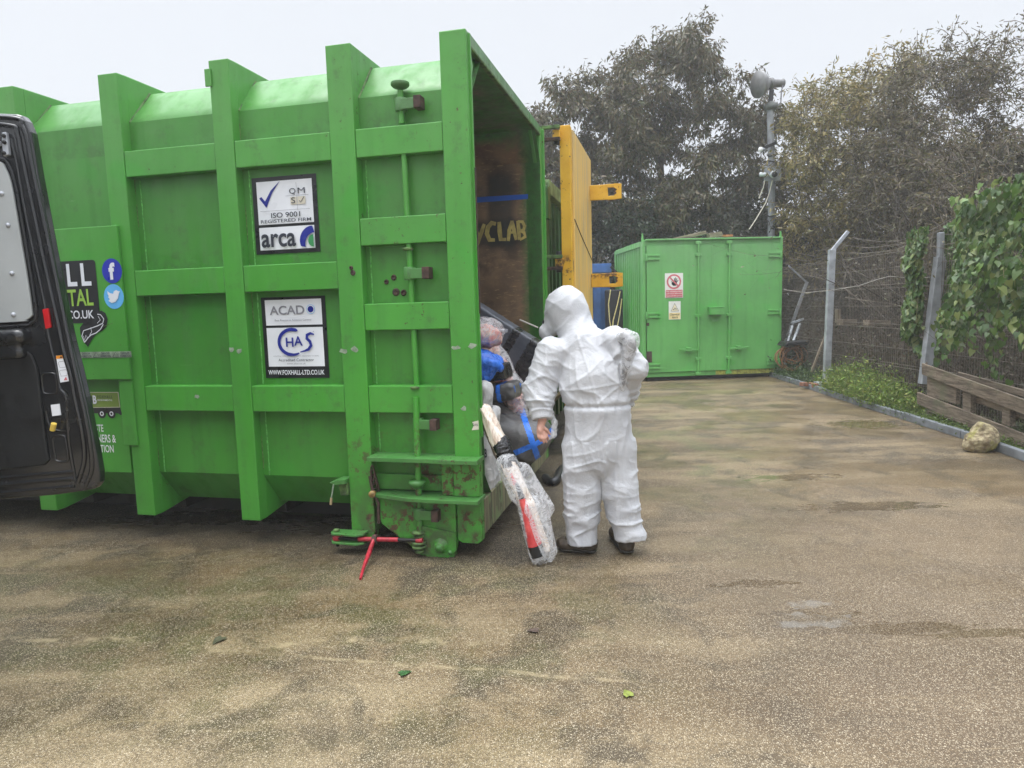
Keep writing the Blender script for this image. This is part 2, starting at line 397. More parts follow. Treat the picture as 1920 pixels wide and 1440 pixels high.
# ================================================================== the big roll-on container (its frame: x along the side, y across, z up)
big = thing('waste_container', 'big green ribbed steel waste container with its end wide open and full of wrapped waste', 'container', tuple(CO), YAW)
G, GL, PN = M['green'], M['green_low'], M['panel']
XB = -6.1
prof = [(.075, .46), (.075, 2.815), (.285, 3.055), (2.0, 3.055), (2.215, 2.815), (2.215, .46), (2.05, .235), (.25, .235)]
b = MB()                                           # outer skin, an open tube closed at the back
n = len(prof)
for k in range(n):
    (y0, z0), (y1, z1) = prof[k], prof[(k + 1) % n]
    nx = 44
    nz = 1 if k in (0, 4, 3, 7) else 4
    V = [(XB + (-.02 - XB) * i / nx, y0 + (y1 - y0) * j / nz, z0 + (z1 - z0) * j / nz) for j in range(nz + 1) for i in range(nx + 1)]
    if k == 1:
        V = [(x, y - .022 * (vn(np.array([x, 3., z]), 4) - .5) * (1 if .05 < (z - 2.815) / .24 < .95 else 0), z + .03 * (vn(np.array([x, 1., z]), 5) - .5) * (1 if 2.83 < z < 3.05 else 0)) for x, y, z in V]
    b.add(V, [(j*(nx+1)+i, j*(nx+1)+i+1, (j+1)*(nx+1)+i+1, (j+1)*(nx+1)+i) for j in range(nz) for i in range(nx)], PN, k == 1)
b.add([(XB, y, z) for y, z in prof], [tuple(range(n))], PN)
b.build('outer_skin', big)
# inner lining: walls, floor, roof seen through the open end
m = NT('scraped rusty inside wall'); x, y, z = m.xyz()
nb = m.noise(3.2, 5, .65); nf = m.noise(18, 6, .7)
c = m.mix(m.rng(nb, .35, .65), (.12, .075, .042), (.23, .145, .08))
c = m.mix(m.rng(m.noise(1, 5, .7, m.scale((14, 14, 60))), .55, .7), c, (.33, .22, .11))
c = m.mix(m.mul(m.rng(m.noise(4, 5), .52, .66), .7), c, (.045, .03, .02))
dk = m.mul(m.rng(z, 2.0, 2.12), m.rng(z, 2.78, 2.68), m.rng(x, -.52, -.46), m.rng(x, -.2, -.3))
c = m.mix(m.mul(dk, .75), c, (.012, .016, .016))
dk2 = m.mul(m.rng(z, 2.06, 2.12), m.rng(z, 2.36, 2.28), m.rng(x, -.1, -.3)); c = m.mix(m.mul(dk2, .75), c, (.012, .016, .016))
gm = m.rng(m.mth('ADD', x, m.mul(m.mth('SUBTRACT', nf, .5), .22)), -.22, -.08)
gm = m.mth('MAXIMUM', gm, m.rng(m.mth('ADD', z, m.mul(nb, .3)), 3.05, 3.2))
sw = m.mul(m.rng(m.noise(1, 7, .75, m.scale((5, 5, 30))), .6, .64), m.rng(z, 2.2, 1.9))
c = m.mix(gm, c, m.mix(m.mth('MAXIMUM', sw, m.mul(m.rng(nf, .4, .65), .6)), (.045, .19, .033), (.05, .045, .025)))
m.fin(c, m.rng(nb, .3, .7, .45, .8), m.bump(nf, .5, .006)); M['inside'] = m.m
m = NT('grimy steel deck'); c = m.mix(m.rng(m.noise(6, 5), .35, .65), (.05, .04, .028), (.14, .11, .075))
m.fin(c, m.rng(m.noise(4), .3, .7, .2, .6), m.bump(m.noise(30, 4), .4, .006)); M['deck'] = m.m
b = MB()
ip = [(.24, .345), (.1, .5), (.1, 2.8), (.3, 3.025), (1.99, 3.025), (2.19, 2.8), (2.19, .5), (2.06, .345)]
for k in range(7): b.add([(XB + .05, *ip[k]), (-.0, *ip[k]), (-.0, *ip[k+1]), (XB + .05, *ip[k+1])], [(0, 1, 2, 3)], M['inside'])
b.add([(-3.2, y, z) for y, z in ip], [tuple(range(8))], M['inside'])
b.build('inner_wall', big, fixn=False)
b = MB(); b.box(XB + .05, -.11, .25, 2.05, .30, .348, M['deck']); b.box(-.11, -.03, .1, 2.19, .30, .348, M['deck']); b.build('floor_plate', big)
# ribs
ribs = [(-6.1, -5.97), (-4.99, -4.85), (-4.16, -4.02), (-3.335, -3.19), (-2.505, -2.357), (-1.675, -1.536)]
for i, (x0, x1) in enumerate(ribs):
    b = MB(); zb = .165
    b.box(x0, x1, 0, .078, zb, 3.112, G)
    b.prism([(.078, zb), (.34, .2), (.42, .236), (.25, .236), (.078, .46)], 'x', x0, x1, G)      # foot gusset
    b.prism([(.078, 2.818), (.285, 3.056), (2.0, 3.056), (2.215, 2.818), (2.215, 3.112), (.078, 3.112)], 'x', x0, x1, G)
    b.box(x0, x1, 2.215, 2.29, zb, 3.112, G)
    b.build('rib', big, .005)
    b = MB()
    for xx in (x0 - .001, x1 + .001):
        P = [(xx, .08, .5 + k * .14) for k in range(17)]; b.tube([(p[0], p[1], p[2]) for p in P], [.005 + .002 * random.random() for _ in P], M['weld'], 5)
        b.tube([(xx, .078, 2.815), (xx, .285, 3.058)], .008, M['moss'], 6)
    b.build('weld_seam', big, fixn=False)
b = MB(); b.box(-.875, -.712, 0, .078, .127, 3.112, GL)
b.prism([(.078, 2.818), (.285, 3.056), (2.0, 3.056), (2.215, 2.818), (2.215, 3.112), (.078, 3.112)], 'x', -.875, -.712, GL); b.box(-.875, -.712, 2.215, 2.29, .127, 3.112, GL)
b.prism([(.078, .127), (.3, .16), (.3, .236), (.078, .46)], 'x', -.875, -.712, GL); b.build('rib', big, .005)
b = MB(); b.box(-1.70, -1.655, -.012, -.0005, 2.955, 3.06, G); b.build('cap_plate', big, .003)
b = MB()
for xx in (-.876, -.711): b.tube([(xx, .078, 2.815), (xx, .285, 3.058)], .008, M['moss'], 6); b.tube([(xx, .08, .5), (xx, .08, 2.8)], .005, M['weld'], 5)
b.build('weld_seam', big, fixn=False)
# rails
def rail(x0, x1, z0, z1, mm, y=.004):
    b = MB(); b.box(x0 + .002, x1 - .002, y, .08, z0, z1, mm); b.build('rail', big, .005)
for z0, z1 in ((2.451, 2.617), (1.676, 1.844), (.901, 1.071)): rail(-2.357, -1.675, z0, z1, G); rail(-1.536, -.875, z0, z1, GL)
for z0, z1 in ((2.451, 2.617), (1.93, 2.093), (1.414, 1.578), (.901, 1.071)): rail(-.712, -.16, z0, z1, GL)
for z0, z1 in ((2.451, 2.617), (.901, 1.071)):
    for a, c_ in ((-5.97, -4.99), (-4.85, -4.16), (-4.02, -3.335)): rail(a, c_, z0, z1, G)
M['bead'] = simple('painted weld bead', (.11, .38, .08), .55, .35, 60, .5, 120)
for x0, zr in ((-2.357 + .045, ((.46, .90), (1.075, 1.675), (1.85, 2.45))), (-1.536 + .045, ((.46, .90), (1.075, 1.675), (1.85, 2.45))), (-.712 + .03, ((.64, .90), (1.075, 1.41), (1.58, 1.93), (2.10, 2.45)))):
    for za, zb_ in zr:
        b = MB(); Pz = np.linspace(za, zb_, int((zb_ - za) / .02) + 2); b.tube([(x0 + random.uniform(-.0015, .0015), .0735, z_) for z_ in Pz], [random.uniform(.003, .0052) for _ in Pz], M['bead'], 6); b.build('weld_seam', big, fixn=False)
# front frame round the opening
b = MB(); b.box(-.16, 0, 0, .06, .13, 3.112, GL); b.prism([(-.16, .13), (-.16, .105), (-.13, .088), (-.03, .088), (0, .11), (0, .13)], 'y', 0, .06, GL); b.build('front_post', big, .007)
b = MB(); b.box(-.005, .012, .045, .066, .75, 3.1, M['green']); b.box(-.001, .02, .05, .058, 1.5, 2.35, M['rust']); b.build('wear_strip', big, .002)
b = MB(); b.box(-.14, 0, 2.19, 2.29, .13, 3.112, GL); b.box(-.09, .022, 2.285, 2.31, .3, 3.1, GL); b.build('rear_post', big, .008)
b = MB(); b.box(-.15, .004, .06, 2.19, 3.03, 3.112, M['rustgreen']); b.box(-.02, .012, .06, 2.19, 3.022, 3.04, M['moss']); b.build('top_beam', big, .006)
b = MB(); b.prism([(.06, 3.03), (.06, 2.78), (.075, 2.78), (.15, 2.95), (.1, 3.03)], 'x', -.12, -.004, G); b.build('corner_gusset', big, .003)
b = MB(); b.prism([(2.19, 3.03), (2.19, 2.79), (1.98, 3.03)], 'x', -.06, -.03, G); b.build('corner_gusset', big, .003)
m = NT('streaked sill steel'); st = m.noise(1, 6, .7, m.scale((26, 26, 1.2)))
c = m.mix(m.rng(st, .4, .62), (.22, .2, .11), (.06, .07, .035)); c = m.mix(m.rng(m.noise(9, 5), .5, .65), c, (.16, .22, .09)); c = m.mix(m.rng(m.noise(1, 6, .7, m.scale((50, 50, 3))), .57, .62), c, (.035, .025, .018))
m.fin(c, .7, m.bump(st, .5, .006)); M['sill'] = m.m
b = MB(); b.box(-.10, .0, .06, 2.19, .13, .352, M['sill']); b.build('sill_beam', big, .006)
# cover plates on the left
b = MB(); b.box(-4.6, -2.44, -.022, -.001, 1.117, 2.145, G); b.build('cover_plate', big, .004)
b = MB(); b.box(-4.6, -2.56, .045, .07, .45, 1.117, G); b.box(-2.55, -2.44, -.01, .0, .66, 1.115, G); b.build('cover_plate', big, .004)
# lower fittings of the door bay
def shelf(z0, z1, pts, name='shelf_plate'):
    b = MB(); b.prism(pts, 'z', z0, z1, M['rustgreen']); b.build(name, big, .003)
shelf(.609, .636, [(-.705, .075), (-.705, -.085), (-.30, -.095), (-.2, -.11), (.012, -.11), (.012, .05), (-.16, .05), (-.16, .075)])
shelf(.368, .392, [(-.70, .075), (-.70, -.03), (-.6, -.06), (-.45, -.10), (-.3, -.115), (.012, -.115), (.012, .06), (-.16, .075)])
b = MB(); b.box(-.245, -.165, -.02, .06, .392, .609, GL); b.box(-.165, .0, -.03, -.001, .392, .609, GL); b.build('hinge_block', big, .008)
b = MB(); b.box(-.71, -.245, .05, .076, .40, .50, GL); b.build('skirt_plate', big, .004)
b = MB(); b.prism([(-.705, .37), (-.66, .19), (-.45, .04), (-.40, -.005), (-.185, -.005), (-.165, .1), (-.165, .37)], 'y', -.012, .05, GL); b.build('roller_plate', big, .006)
# the swing rod
b = MB(); R0 = [(-.42, .03, 2.63), (-.42, .03, 2.82)]
b.tube(R0, .018, GL, 12); b.tube([(-.415, .03, 2.455), (-.398, .03, 1.07)], .018, M['green'], 12); b.tube([(-.395, .0, 1.0), (-.40, -.03, .02)], .02, GL, 12)
b.build('latch_rod', big, fixn=False)
def catch(x, z, y=.0, s=1., cap=False):
    b = MB()
    b.lathe([(0, 0), (0, .036*s), (.075*s, .036*s), (.075*s, 0)], (x, y+.02, z-.035*s), (0, 0, 1), M['rustgreen'], 16)
    b.box(x, x+.115*s, y-.012, y+.018, z-.03*s, z+.03*s, M['rustgreen']); b.box(x+.095*s, x+.14*s, y-.03, y+.045, z-.034*s, z+.036*s, M['rust'])
    if cap:
        b.lathe([(0, 0), (0, .04), (.012, .055), (.03, .055), (.042, .02), (.042, 0)], (x, y+.02, z+.10), (0, 0, 1), M['rustgreen'], 16)
    b.build('rod_catch', big, .003)
catch(-.42, 2.735, .01, 1., True); catch(-.41, 1.75, .005); catch(-.395, .83, .0, .95); catch(-.40, .27, -.04, 1.)
b = MB()
for x, z in ((-.41, 1.9), (-.40, 1.06)): b.lathe([(0, 0), (0, .03), (.014, .034), (.02, 0)], (x, .015, z - .01), (0, 0, 1), M['moss'], 12)
b.lathe([(0, 0), (0, .03), (.03, .055), (.045, .05), (.05, 0)], (-.40, -.03, .44), (0, 0, 1), M['rustgreen'], 12)
for zz, rr in ((.15, .04), (.125, .03), (.085, .045), (.06, .045), (.03, .03)): b.lathe([(0, 0), (0, rr), (.014, rr), (.014, 0)], (-.40, -.04, zz), (0, 0, 1), M['moss'], 14)
b.build('rod_collar', big, fixn=False)
# bolt rosettes where the paint is knocked through
b = MB()
for x, z, r in ((-.585, 1.71, .011), (-.535, 1.735, .013), (-.525, 1.645, .017), (-.475, 1.64, .014), (-.78, 1.80, .009), (-.77, 1.77, .012)):
    yy = .072 if x > -.7 else -.003
    b.lathe([(0, 0), (.003, r * .5), (0, r * .6), (-.006, r), (.006, r * 1.5)], (x, yy - .004, z), (0, 1, 0), M['rust'], 9)
b.build('bolt_scar', big, fixn=False)
# hinge chain and tangled wire at rib 3
b = MB()
for k in range(5): b.tube([(-.70 + .022*math.cos(t)*(.6+k*.1), -.02 + .01*k, .52 - k*.03 + .05*math.sin(t)) for t in np.linspace(0, 6.28, 14)], .005, M['rust'], 5)
b.tube([(-.72, -.02, .5), (-.70, -.03, .4), (-.665, -.03, .33), (-.67, -.03, .2)], .01, M['rust'], 6); b.lathe([(0, 0), (0, .022), (.03, .022), (.03, 0)], (-.70, -.05, .39), (0, 1, 0), simple('brassy bolt', (.25, .16, .05), .5, .4, 40, .2), 10)
b.build('chain', big, fixn=False)
# bracket with glove-box peg left of rib 3
b = MB(); b.prism([(-.99, .455), (-.93, .478), (-.876, .478), (-.876, .45), (-.95, .44)], 'y', -.05, .05, M['rustgreen']); b.prism([(-.94, .44), (-.876, .45), (-.876, .37), (-.93, .365)], 'y', -.02, .04, M['moss']); b.build('hook_bracket', big, .004)
b = MB(); b.tube([(-.955, -.055, .445), (-.975, -.055, .36)], .005, M['tape_grey'], 6); b.tube([(-.975, -.055, .36), (-.982, -.055, .315)], .008, simple('pale wood peg', (.5, .36, .2), .6), 6); b.build('toggle_pin', big, fixn=False)
# roller
b = MB(); b.lathe([(0, 0), (0, .115), (.01, .125), (.32, .125), (.32, 0)], (-.27, .05, .125), (0, 1, 0), M['dark'], 28); b.build('roller', big, fixn=False)
b = MB(); b.lathe([(0, 0), (0, .026), (.006, .032), (.03, .034), (.032, .045), (.07, .048)], (-.262, -.07, .075), (0, 1, 0), GL, 20)
b.lathe([(0, 0), (.004, .014), (.03, .016), (.04, .02)], (-.205, -.04, .035), (0, 1, 0), M['rustgreen'], 12)
b.prism([(-.42, .04), (-.36, -.0), (-.215, -.0), (-.165, .05), (-.165, .16), (-.42, .2)], 'y', -.026, -.013, GL); b.lathe([(0, 0), (0, .019), (.012, .019), (.012, 0)], (-.262, -.08, .075), (0, 1, 0), M['rustgreen'], 6); b.build('roller_hub', big, fixn=False)
# tie lugs at the foot of rib 3
b = MB()
for zz in (.125, .068): b.prism([(-.99, -.06), (-.97, -.09), (-.80, -.1), (-.76, -.07), (-.76, .0), (-.99, .0)], 'z', zz, zz + .014, M['rustgreen'])
b.lathe([(0, 0), (0, .02), (.015, .02), (.015, 0)], (-.955, -.05, .14), (0, 0, 1), M['moss'], 10); b.tube([(-.955, -.05, .04), (-.955, -.05, .14)], .011, M['dark'], 8); b.box(-.86, -.72, -.0, .08, .07, .128, GL)
b.build('tie_lug', big, .003)
# underframe
b = MB()
for yy in (.62, 1.55): b.box(-6.0, -.35, yy, yy + .12, .03, .235, M['dark'])
for xx in np.arange(-5.8, -.3, .83): b.box(xx, xx + .09, .35, 1.95, .12, .234, M['dark'])
b.build('underframe', big)
# dirt scraps: small torn label remains
for k, (x, z, y) in enumerate(((-.86, 1.29, -.0015), (-.79, 1.3, -.0015), (-.13, 1.3, -.0015), (-.02, 1.31, -.0015), (-1.66, 1.31, -.0015), (-1.6, 1.30, -.0015), (-1.95, 1.0, .0025), (-.09, .93, -.0015))):
    bd = Board(y); P = [(x + (.028 if k < 4 else .018) * math.cos(a) * random.uniform(.7, 1.3), z + .018 * math.sin(a) * random.uniform(.4, 1.3)) for a in np.linspace(0, 5.8, 9)]
    bd.poly(P, M['tape_grey']); bd.build('label_remnant', big)
bd = Board(-.0015); bd.poly([(-.045, .80), (.0, .805), (.0, .86), (-.04, .85), (-.03, .83)], M['cream']); bd.text('DAN', -.036, -.004, .825, .842, M['ink']); bd.build('label_remnant', big)

# stickers on the panels
Yp = .071
bd = Board(Yp); bd.rect(-1.474, -1.02, 1.915, 2.395, M['black']); bd.rect(-1.442, -1.052, 2.10, 2.368, M['white']); bd.rect(-1.442, -1.052, 1.94, 2.082, M['white']); s1 = bd.build('sticker', big)
bd = Board(Yp - .004)
bd.poly([(-1.425, 2.265), (-1.41, 2.275), (-1.385, 2.245), (-1.34, 2.31), (-1.272, 2.365), (-1.33, 2.295), (-1.378, 2.205)], M['blueink'])
bd.rect(-1.205, -1.16, 2.215, 2.262, M['cream']); bd.rect(-1.155, -1.10, 2.215, 2.262, M['cream'])
for t, x0, x1, z0, z1 in (('Q', -1.21, -1.165, 2.275, 2.315), ('M', -1.15, -1.10, 2.28, 2.315), ('S', -1.198, -1.17, 2.222, 2.258)): bd.text(t, x0, x1, z0, z1, M['ink'], 0)
bd.stroke([(-1.142, 2.237), (-1.133, 2.225), (-1.108, 2.258)], .004, M['ink'])
bd.rect(-1.158, -1.156, 2.18, 2.35, M['inkpale']); bd.rect(-1.235, -1.075, 2.268, 2.270, M['inkpale']); bd.rect(-1.42, -1.07, 2.182, 2.184, M['inkpale'])
bd.text('ISO 9001', -1.345, -1.14, 2.138, 2.17, M['ink'], .03); bd.text('REGISTERED FIRM', -1.42, -1.065, 2.108, 2.129, M['ink'], .025)
bd.text('arca', -1.425, -1.18, 1.955, 2.04, M['ink'], .055)
bd.poly(arc(-1.06, 1.985, .092, 90, 200) + arc(-1.045, 1.965, .07, 195, 92)[0:], M['blueink']); bd.poly(arc(-1.056, 1.985, .038, 90, 270), M['logogreen'])
bd.build('lettering', s1)
bd = Board(Yp); bd.rect(-1.466, -1.007, 1.115, 1.64, M['black']); bd.rect(-1.438, -1.035, 1.458, 1.622, M['white']); bd.rect(-1.438, -1.035, 1.19, 1.442, M['white']); s2 = bd.build('sticker', big)
bd = Board(Yp - .004)
bd.text('ACAD', -1.405, -1.155, 1.525, 1.583, M['inkpale'], .045); bd.disc(-1.11, 1.556, .03, M['tw']); bd.disc(-1.11, 1.556, .027, M['white']); bd.disc(-1.11, 1.556, .021, M['blueink'])
bd.text('Best Practice in Asbestos Control', -1.37, -1.11, 1.484, 1.497, M['inkpale'], 0)
bd.stroke(arc(-1.255, 1.348, .082, 62, 300, 26, 1.15), [.006] + [.022] * 22 + [.018, .016, .013, .008], M['blueink'])
bd.text('H', -1.30, -1.245, 1.318, 1.378, M['blueink'], .05); bd.text('A', -1.24, -1.18, 1.325, 1.385, M['blueink'], .05)
bd.stroke([(-1.095, 1.395), (-1.12, 1.403), (-1.145, 1.392), (-1.148, 1.37), (-1.125, 1.35), (-1.12, 1.325), (-1.14, 1.30), (-1.17, 1.29), (-1.2, 1.283)], [.008, .016, .02, .02, .02, .02, .018, .012, .006], M['blueink'])
bd.text('CONTRACTORS HEALTH & SAFETY ASSESSMENT SCHEME', -1.395, -1.07, 1.254, 1.262, M['inkpale'], 0); bd.text('Accredited Contractor', -1.36, -1.105, 1.224, 1.242, M['ink'], .02); bd.text('www.chas.co.uk', -1.30, -1.165, 1.204, 1.215, M['inkpale'], 0); bd.text('R', -1.098, -1.09, 1.41, 1.418, M['inkpale'], 0)
bd.text('WWW.FOXHALL-LTD.CO.UK', -1.438, -1.035, 1.137, 1.168, M['white'], .03)
bd.build('lettering', s2)
# logo on the cover plate (its left half is behind the van door)
Yc = -.0235
def q2(px, py, y): p = only(px, py, y); return (p[0], p[2])
def tx(bd, t, x0, x1, y0, y1, y, mm, bold, space=1.):
    a = q2(x1, y1, y); c_ = q2(x1, y0, y); l = q2(x0, y1, y)[0] if x0 is not None else 0; bd.text(t, l, a[0], a[1], c_[1], mm, bold, 0, space)
bd = Board(Yc)
xr, zt = q2(178, 487, Yc); zb = q2(183, 605, Yc)[1]; bd.rect(xr - .58, xr, zb, zt, M['black'], .02)
bd.poly([q2(px, py, Yc) for px, py in ((182, 588), (190, 582), (198, 587), (202, 598), (200, 612), (192, 620), (182, 624), (174, 634), (165, 650), (157, 641), (151, 626), (150, 614), (157, 605), (170, 602))], M['black']); lg = bd.build('logo_sticker', big)
bd = Board(Yc - .004)
tx(bd, 'FOXHALL', -34, 173, 492, 536, Yc, M['white'], .07, 1.35); tx(bd, 'ENVIRONMENTAL', -32, 177, 541, 573, Yc, M['lime'], .05); tx(bd, 'WWW.FOXHALL-LTD.CO.UK', -26, 178, 581, 597, Yc, M['white'], .04)
pw_ = lambda *P: [q2(px, py, Yc) for px, py in P]
bd.stroke(pw_((184, 589), (190, 590), (196, 598), (194, 606), (184, 611), (170, 616), (158, 620), (155, 630), (160, 642)), .006, M['white'])
bd.stroke(pw_((160, 642), (166, 634), (172, 628), (182, 624), (190, 617), (195, 608)), .006, M['white']); bd.stroke(pw_((158, 630), (160, 638), (163, 628), (166, 634)), .004, M['white']); bd.stroke(pw_((186, 593), (190, 600), (184, 606)), .004, M['white']); bd.stroke(pw_((196, 612), (213, 606)), .004, M['moss']); bd.stroke(pw_((172, 614), (174, 622), (170, 629)), .004, M['white'])
bd.build('lettering', lg)
c1 = q2(210, 508, Yc); c2_ = q2(213.5, 556, Yc); rr = .5 * (q2(229.5, 508, Yc)[0] - q2(190.5, 508, Yc)[0])
bd = Board(Yc); bd.disc(*c1, rr, M['fb'], .96); s3 = bd.build('badge', big)
bd = Board(Yc - .003); bd.text('f', c1[0] - .024, c1[0] + .026, c1[1] - .058, c1[1] + .055, M['white'], .12); bd.build('lettering', s3)
bd = Board(Yc); bd.disc(*c2_, rr, M['tw'], .96); s4 = bd.build('badge', big)
bd = Board(Yc - .003); ox, oz = c2_[0] + 2.655, c2_[1] - 1.682
bd.poly([(u + ox, v + oz) for u, v in [(-2.70, 1.655), (-2.675, 1.64), (-2.645, 1.645), (-2.62, 1.67), (-2.61, 1.70), (-2.60, 1.715), (-2.615, 1.717), (-2.63, 1.725), (-2.65, 1.715), (-2.655, 1.70), (-2.68, 1.705), (-2.70, 1.72), (-2.70, 1.70), (-2.69, 1.685), (-2.70, 1.68), (-2.685, 1.665)]], M['white']); bd.build('bird_mark', s4)
xw_, zw0 = q2(247, 670, Yc); zw1 = q2(247, 658.5, Yc)[1]
bd = Board(Yc); bd.rect(xw_ - 1.4, xw_, zw0, zw1, M['tape_grey']); s5 = bd.build('warning_tape', big)
bd = Board(Yc - .003); hz_ = zw1 - zw0
for k in range(6):
    x = xw_ - .09 - .157 * k
    bd.text('DANGER', x + .008, x + .078, zw0 + hz_*.55, zw0 + hz_*.92, M['ink'], .05); bd.text('ASBESTOS', x, x + .086, zw0 + hz_*.08, zw0 + hz_*.46, M['ink'], .05)
    bd.stroke([(x - .058, zw0 + hz_*.08), (x - .033, zw0 + hz_*.92), (x - .008, zw0 + hz_*.08), (x - .058, zw0 + hz_*.08)], .004, M['ink'])
bd.build('lettering', s5)
Yt = .0445
m_lt = simple('pale olive green print', (.20, .30, .055), .4, .1, 4, 0)
bd = Board(Yt); pt_ = lambda *P: [q2(px, py, Yt) for px, py in P]
bd.poly(pt_((60, 735), (222, 735), (225.5, 764), (60, 766)), M['cream']); bd.poly(pt_((60, 736.2), (221, 736.2), (224.3, 762.8), (60, 765)), m_lt)
bd.poly(pt_((60, 766), (225.5, 764), (229.5, 777), (227, 778.5), (222, 775), (216, 774), (60, 778)), M['black'])
for px in (191.6, 210): c0 = q2(px, 775.5, Yt); bd.disc(*c0, .033, M['black']); bd.disc(*c0, .0165, M['white']); bd.disc(*c0, .009, M['black'])
s6 = bd.build('truck_sticker', big)
bd = Board(Yt - .007); tx(bd, 'B', 169, 176, 741, 757, Yt, M['black'], .1); tx(bd, 'B', 176.5, 183.5, 741, 757, Yt, M['white'], .1); tx(bd, 'FOXHALL', 185, 213, 741, 746.5, Yt, M['ink'], .04, 1.3); tx(bd, 'ENVIRONMENTAL', 185, 213, 748.5, 751.5, Yt, M['white'], .02); bd.build('lettering', s6)
bd = Board(Yt); tx(bd, 'WASTE', 163, 194.5, 796, 809.5, Yt, M['white'], .03); tx(bd, 'CONTAINERS &', 144, 218, 815, 830, Yt, M['white'], .03); tx(bd, 'COLLECTION', 152, 214, 834.5, 848.5, Yt, M['white'], .03); bd.build('lettering', big)
# spray-painted word and blue tape on the inside far wall
m_sp = simple('yellow spray paint', (.42, .34, .10), .7, .3, 14, .2)
bd = Board(2.186)
xs = only(889, 440, 2.186)[0], only(985, 440, 2.186)[0]; X = lambda px: only(px, 440, 2.186)[0]; Zz = lambda px, py: only(px, py, 2.186)[2]
def sp_(pts, w_=.042): bd.stroke([(only(px, py, 2.186)[0], only(px, py, 2.186)[2]) for px, py in pts], [w_ * .8] + [w_] * (len(pts) - 2) + [w_ * .7], m_sp)
sp_([(889, 424), (899, 446)]); sp_([(908, 420), (904, 432), (897, 452), (893, 466)], .036)
sp_([(930, 420), (922, 418), (915, 426), (913, 438), (918, 450), (928, 450)]); sp_([(936, 416), (937, 434), (939, 449), (949, 449)])
sp_([(953, 452), (955, 432), (960, 414)], .036); sp_([(960, 414), (964, 432), (968, 450)], .036); sp_([(955, 436), (966, 436)], .026)
sp_([(971, 414), (973, 432), (974, 450)], .036); sp_([(971, 415), (980, 416), (984, 424), (982, 431), (975, 433)], .028); sp_([(975, 433), (983, 436), (985, 444), (975, 450)], .028)
bd.build('painted_word', big)
bd = Board(2.188); P = [only(*p, 2.188) for p in ((840, 373), (990, 364), (990, 373), (840, 384))]; bd.poly([(p[0], p[2]) for p in P], simple('blue tape', (.015, .09, .42), .35, .1, 5, 0)); bd.build('blue_tape', big)

# ------------------------------------------------------------------ red ratchet binder hooked to the foot of the container
M['red'] = simple('chipped red paint', (.36, .02, .035), .4, .3, 30, .2)
rb = thing('ratchet_binder', 'red ratchet load binder hooked across the container foot with its handle resting on the ground', 'ratchet', tuple(W(-.66, -.075, 0)), YAW)
o3 = lambda x, y, z: (x + .66, y + .075, z)
b = MB(); b.tube([o3(-.80, -.06, .1), o3(-.70, -.06, .104)], .0145, M['red'], 14); b.tube([o3(-.67, -.06, .105), o3(-.53, -.06, .11)], .0145, M['red'], 14); b.tube([o3(-.70, -.06, .104), o3(-.67, -.06, .105)], .03, M['rust'], 10); b.build('barrel', rb, fixn=False)
b = MB(); b.tube([o3(-.965, -.06, .098), o3(-.80, -.06, .1)], .011, M['dark'], 8); b.tube([o3(-.53, -.06, .11), o3(-.40, -.06, .113)], .011, M['dark'], 8); b.build('screw_rod', rb, fixn=False)
b = MB(); b.lathe([(0, 0), (0, .022), (.012, .028), (.03, .028), (.042, .022), (.042, 0)], o3(-.955, -.05, .078), (0, 0, 1), M['red'], 14); b.tube([o3(-.41, -.06, .1125), o3(-.37, -.06, .113)], .016, M['red'], 10); b.build('end_eye', rb, fixn=False)
b = MB(); Hh = [o3(-.685, -.06, .13), o3(-.69, -.10, .085), o3(-.67, -.2, .055), o3(-.64, -.33, .03), o3(-.605, -.45, .008)]
b.tube(Hh, [.009, .014, .015, .010, .008], M['red'], 8); b.build('handle', rb, fixn=False)

# ================================================================== ground
m = NT('wet washed concrete yard'); x, y, z = m.xyz()
big_ = m.noise(.55, 5, .6, None, .6); med = m.noise(2.6, 5, .62, None, .5)
sweep = m.noise(1, 5, .65, m.mp(m.co, rot=(0, 0, R_(7)), scl=(.5, 3.2, 1)))       # long water marks
c = m.mix(m.rng(big_, .36, .64), (.062, .038, .014), (.145, .096, .042))
c = m.mix(m.rng(sweep, .42, .66), c, (.21, .155, .082))
c = m.mix(m.mul(m.rng(med, .47, .62), .8), c, (.034, .024, .010))
# drier pale front left, pinker grey right
c = m.mix(m.mul(m.rng(y, 3.4, 1.6), m.rng(x, 1.0, -1.2), m.rng(med, .75, .35), .9), c, (.38, .30, .18))
c = m.mix(m.mul(m.rng(x, .3, 1.6), m.rng(y, 7, 3), .8), c, (.128, .088, .050))
gr = m.mul(m.rng(m.noise(1.1, 4), .47, .6), m.rng(x, 2.6, 1.6), m.rng(x, .3, .9), m.rng(y, 5., 6.), m.rng(y, 12, 9))
c = m.mix(m.mul(gr, .55), c, (.10, .13, .03))
al = m.mul(m.rng(m.noise(1.7, 5, .65), .46, .6), m.rng(y, 1.8, 3.), m.rng(y, 4.8, 3.6), m.rng(x, 1., 0)); c = m.mix(m.mul(al, .75), c, (.062, .060, .016))
# oily dark ground, deepened with painted contact shade along and under the container
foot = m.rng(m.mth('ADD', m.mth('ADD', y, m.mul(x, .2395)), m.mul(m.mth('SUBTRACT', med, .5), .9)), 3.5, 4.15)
foot = m.mul(foot, m.rng(x, .9, .2)); c = m.mix(m.mul(foot, .85), c, (.012, .009, .006))
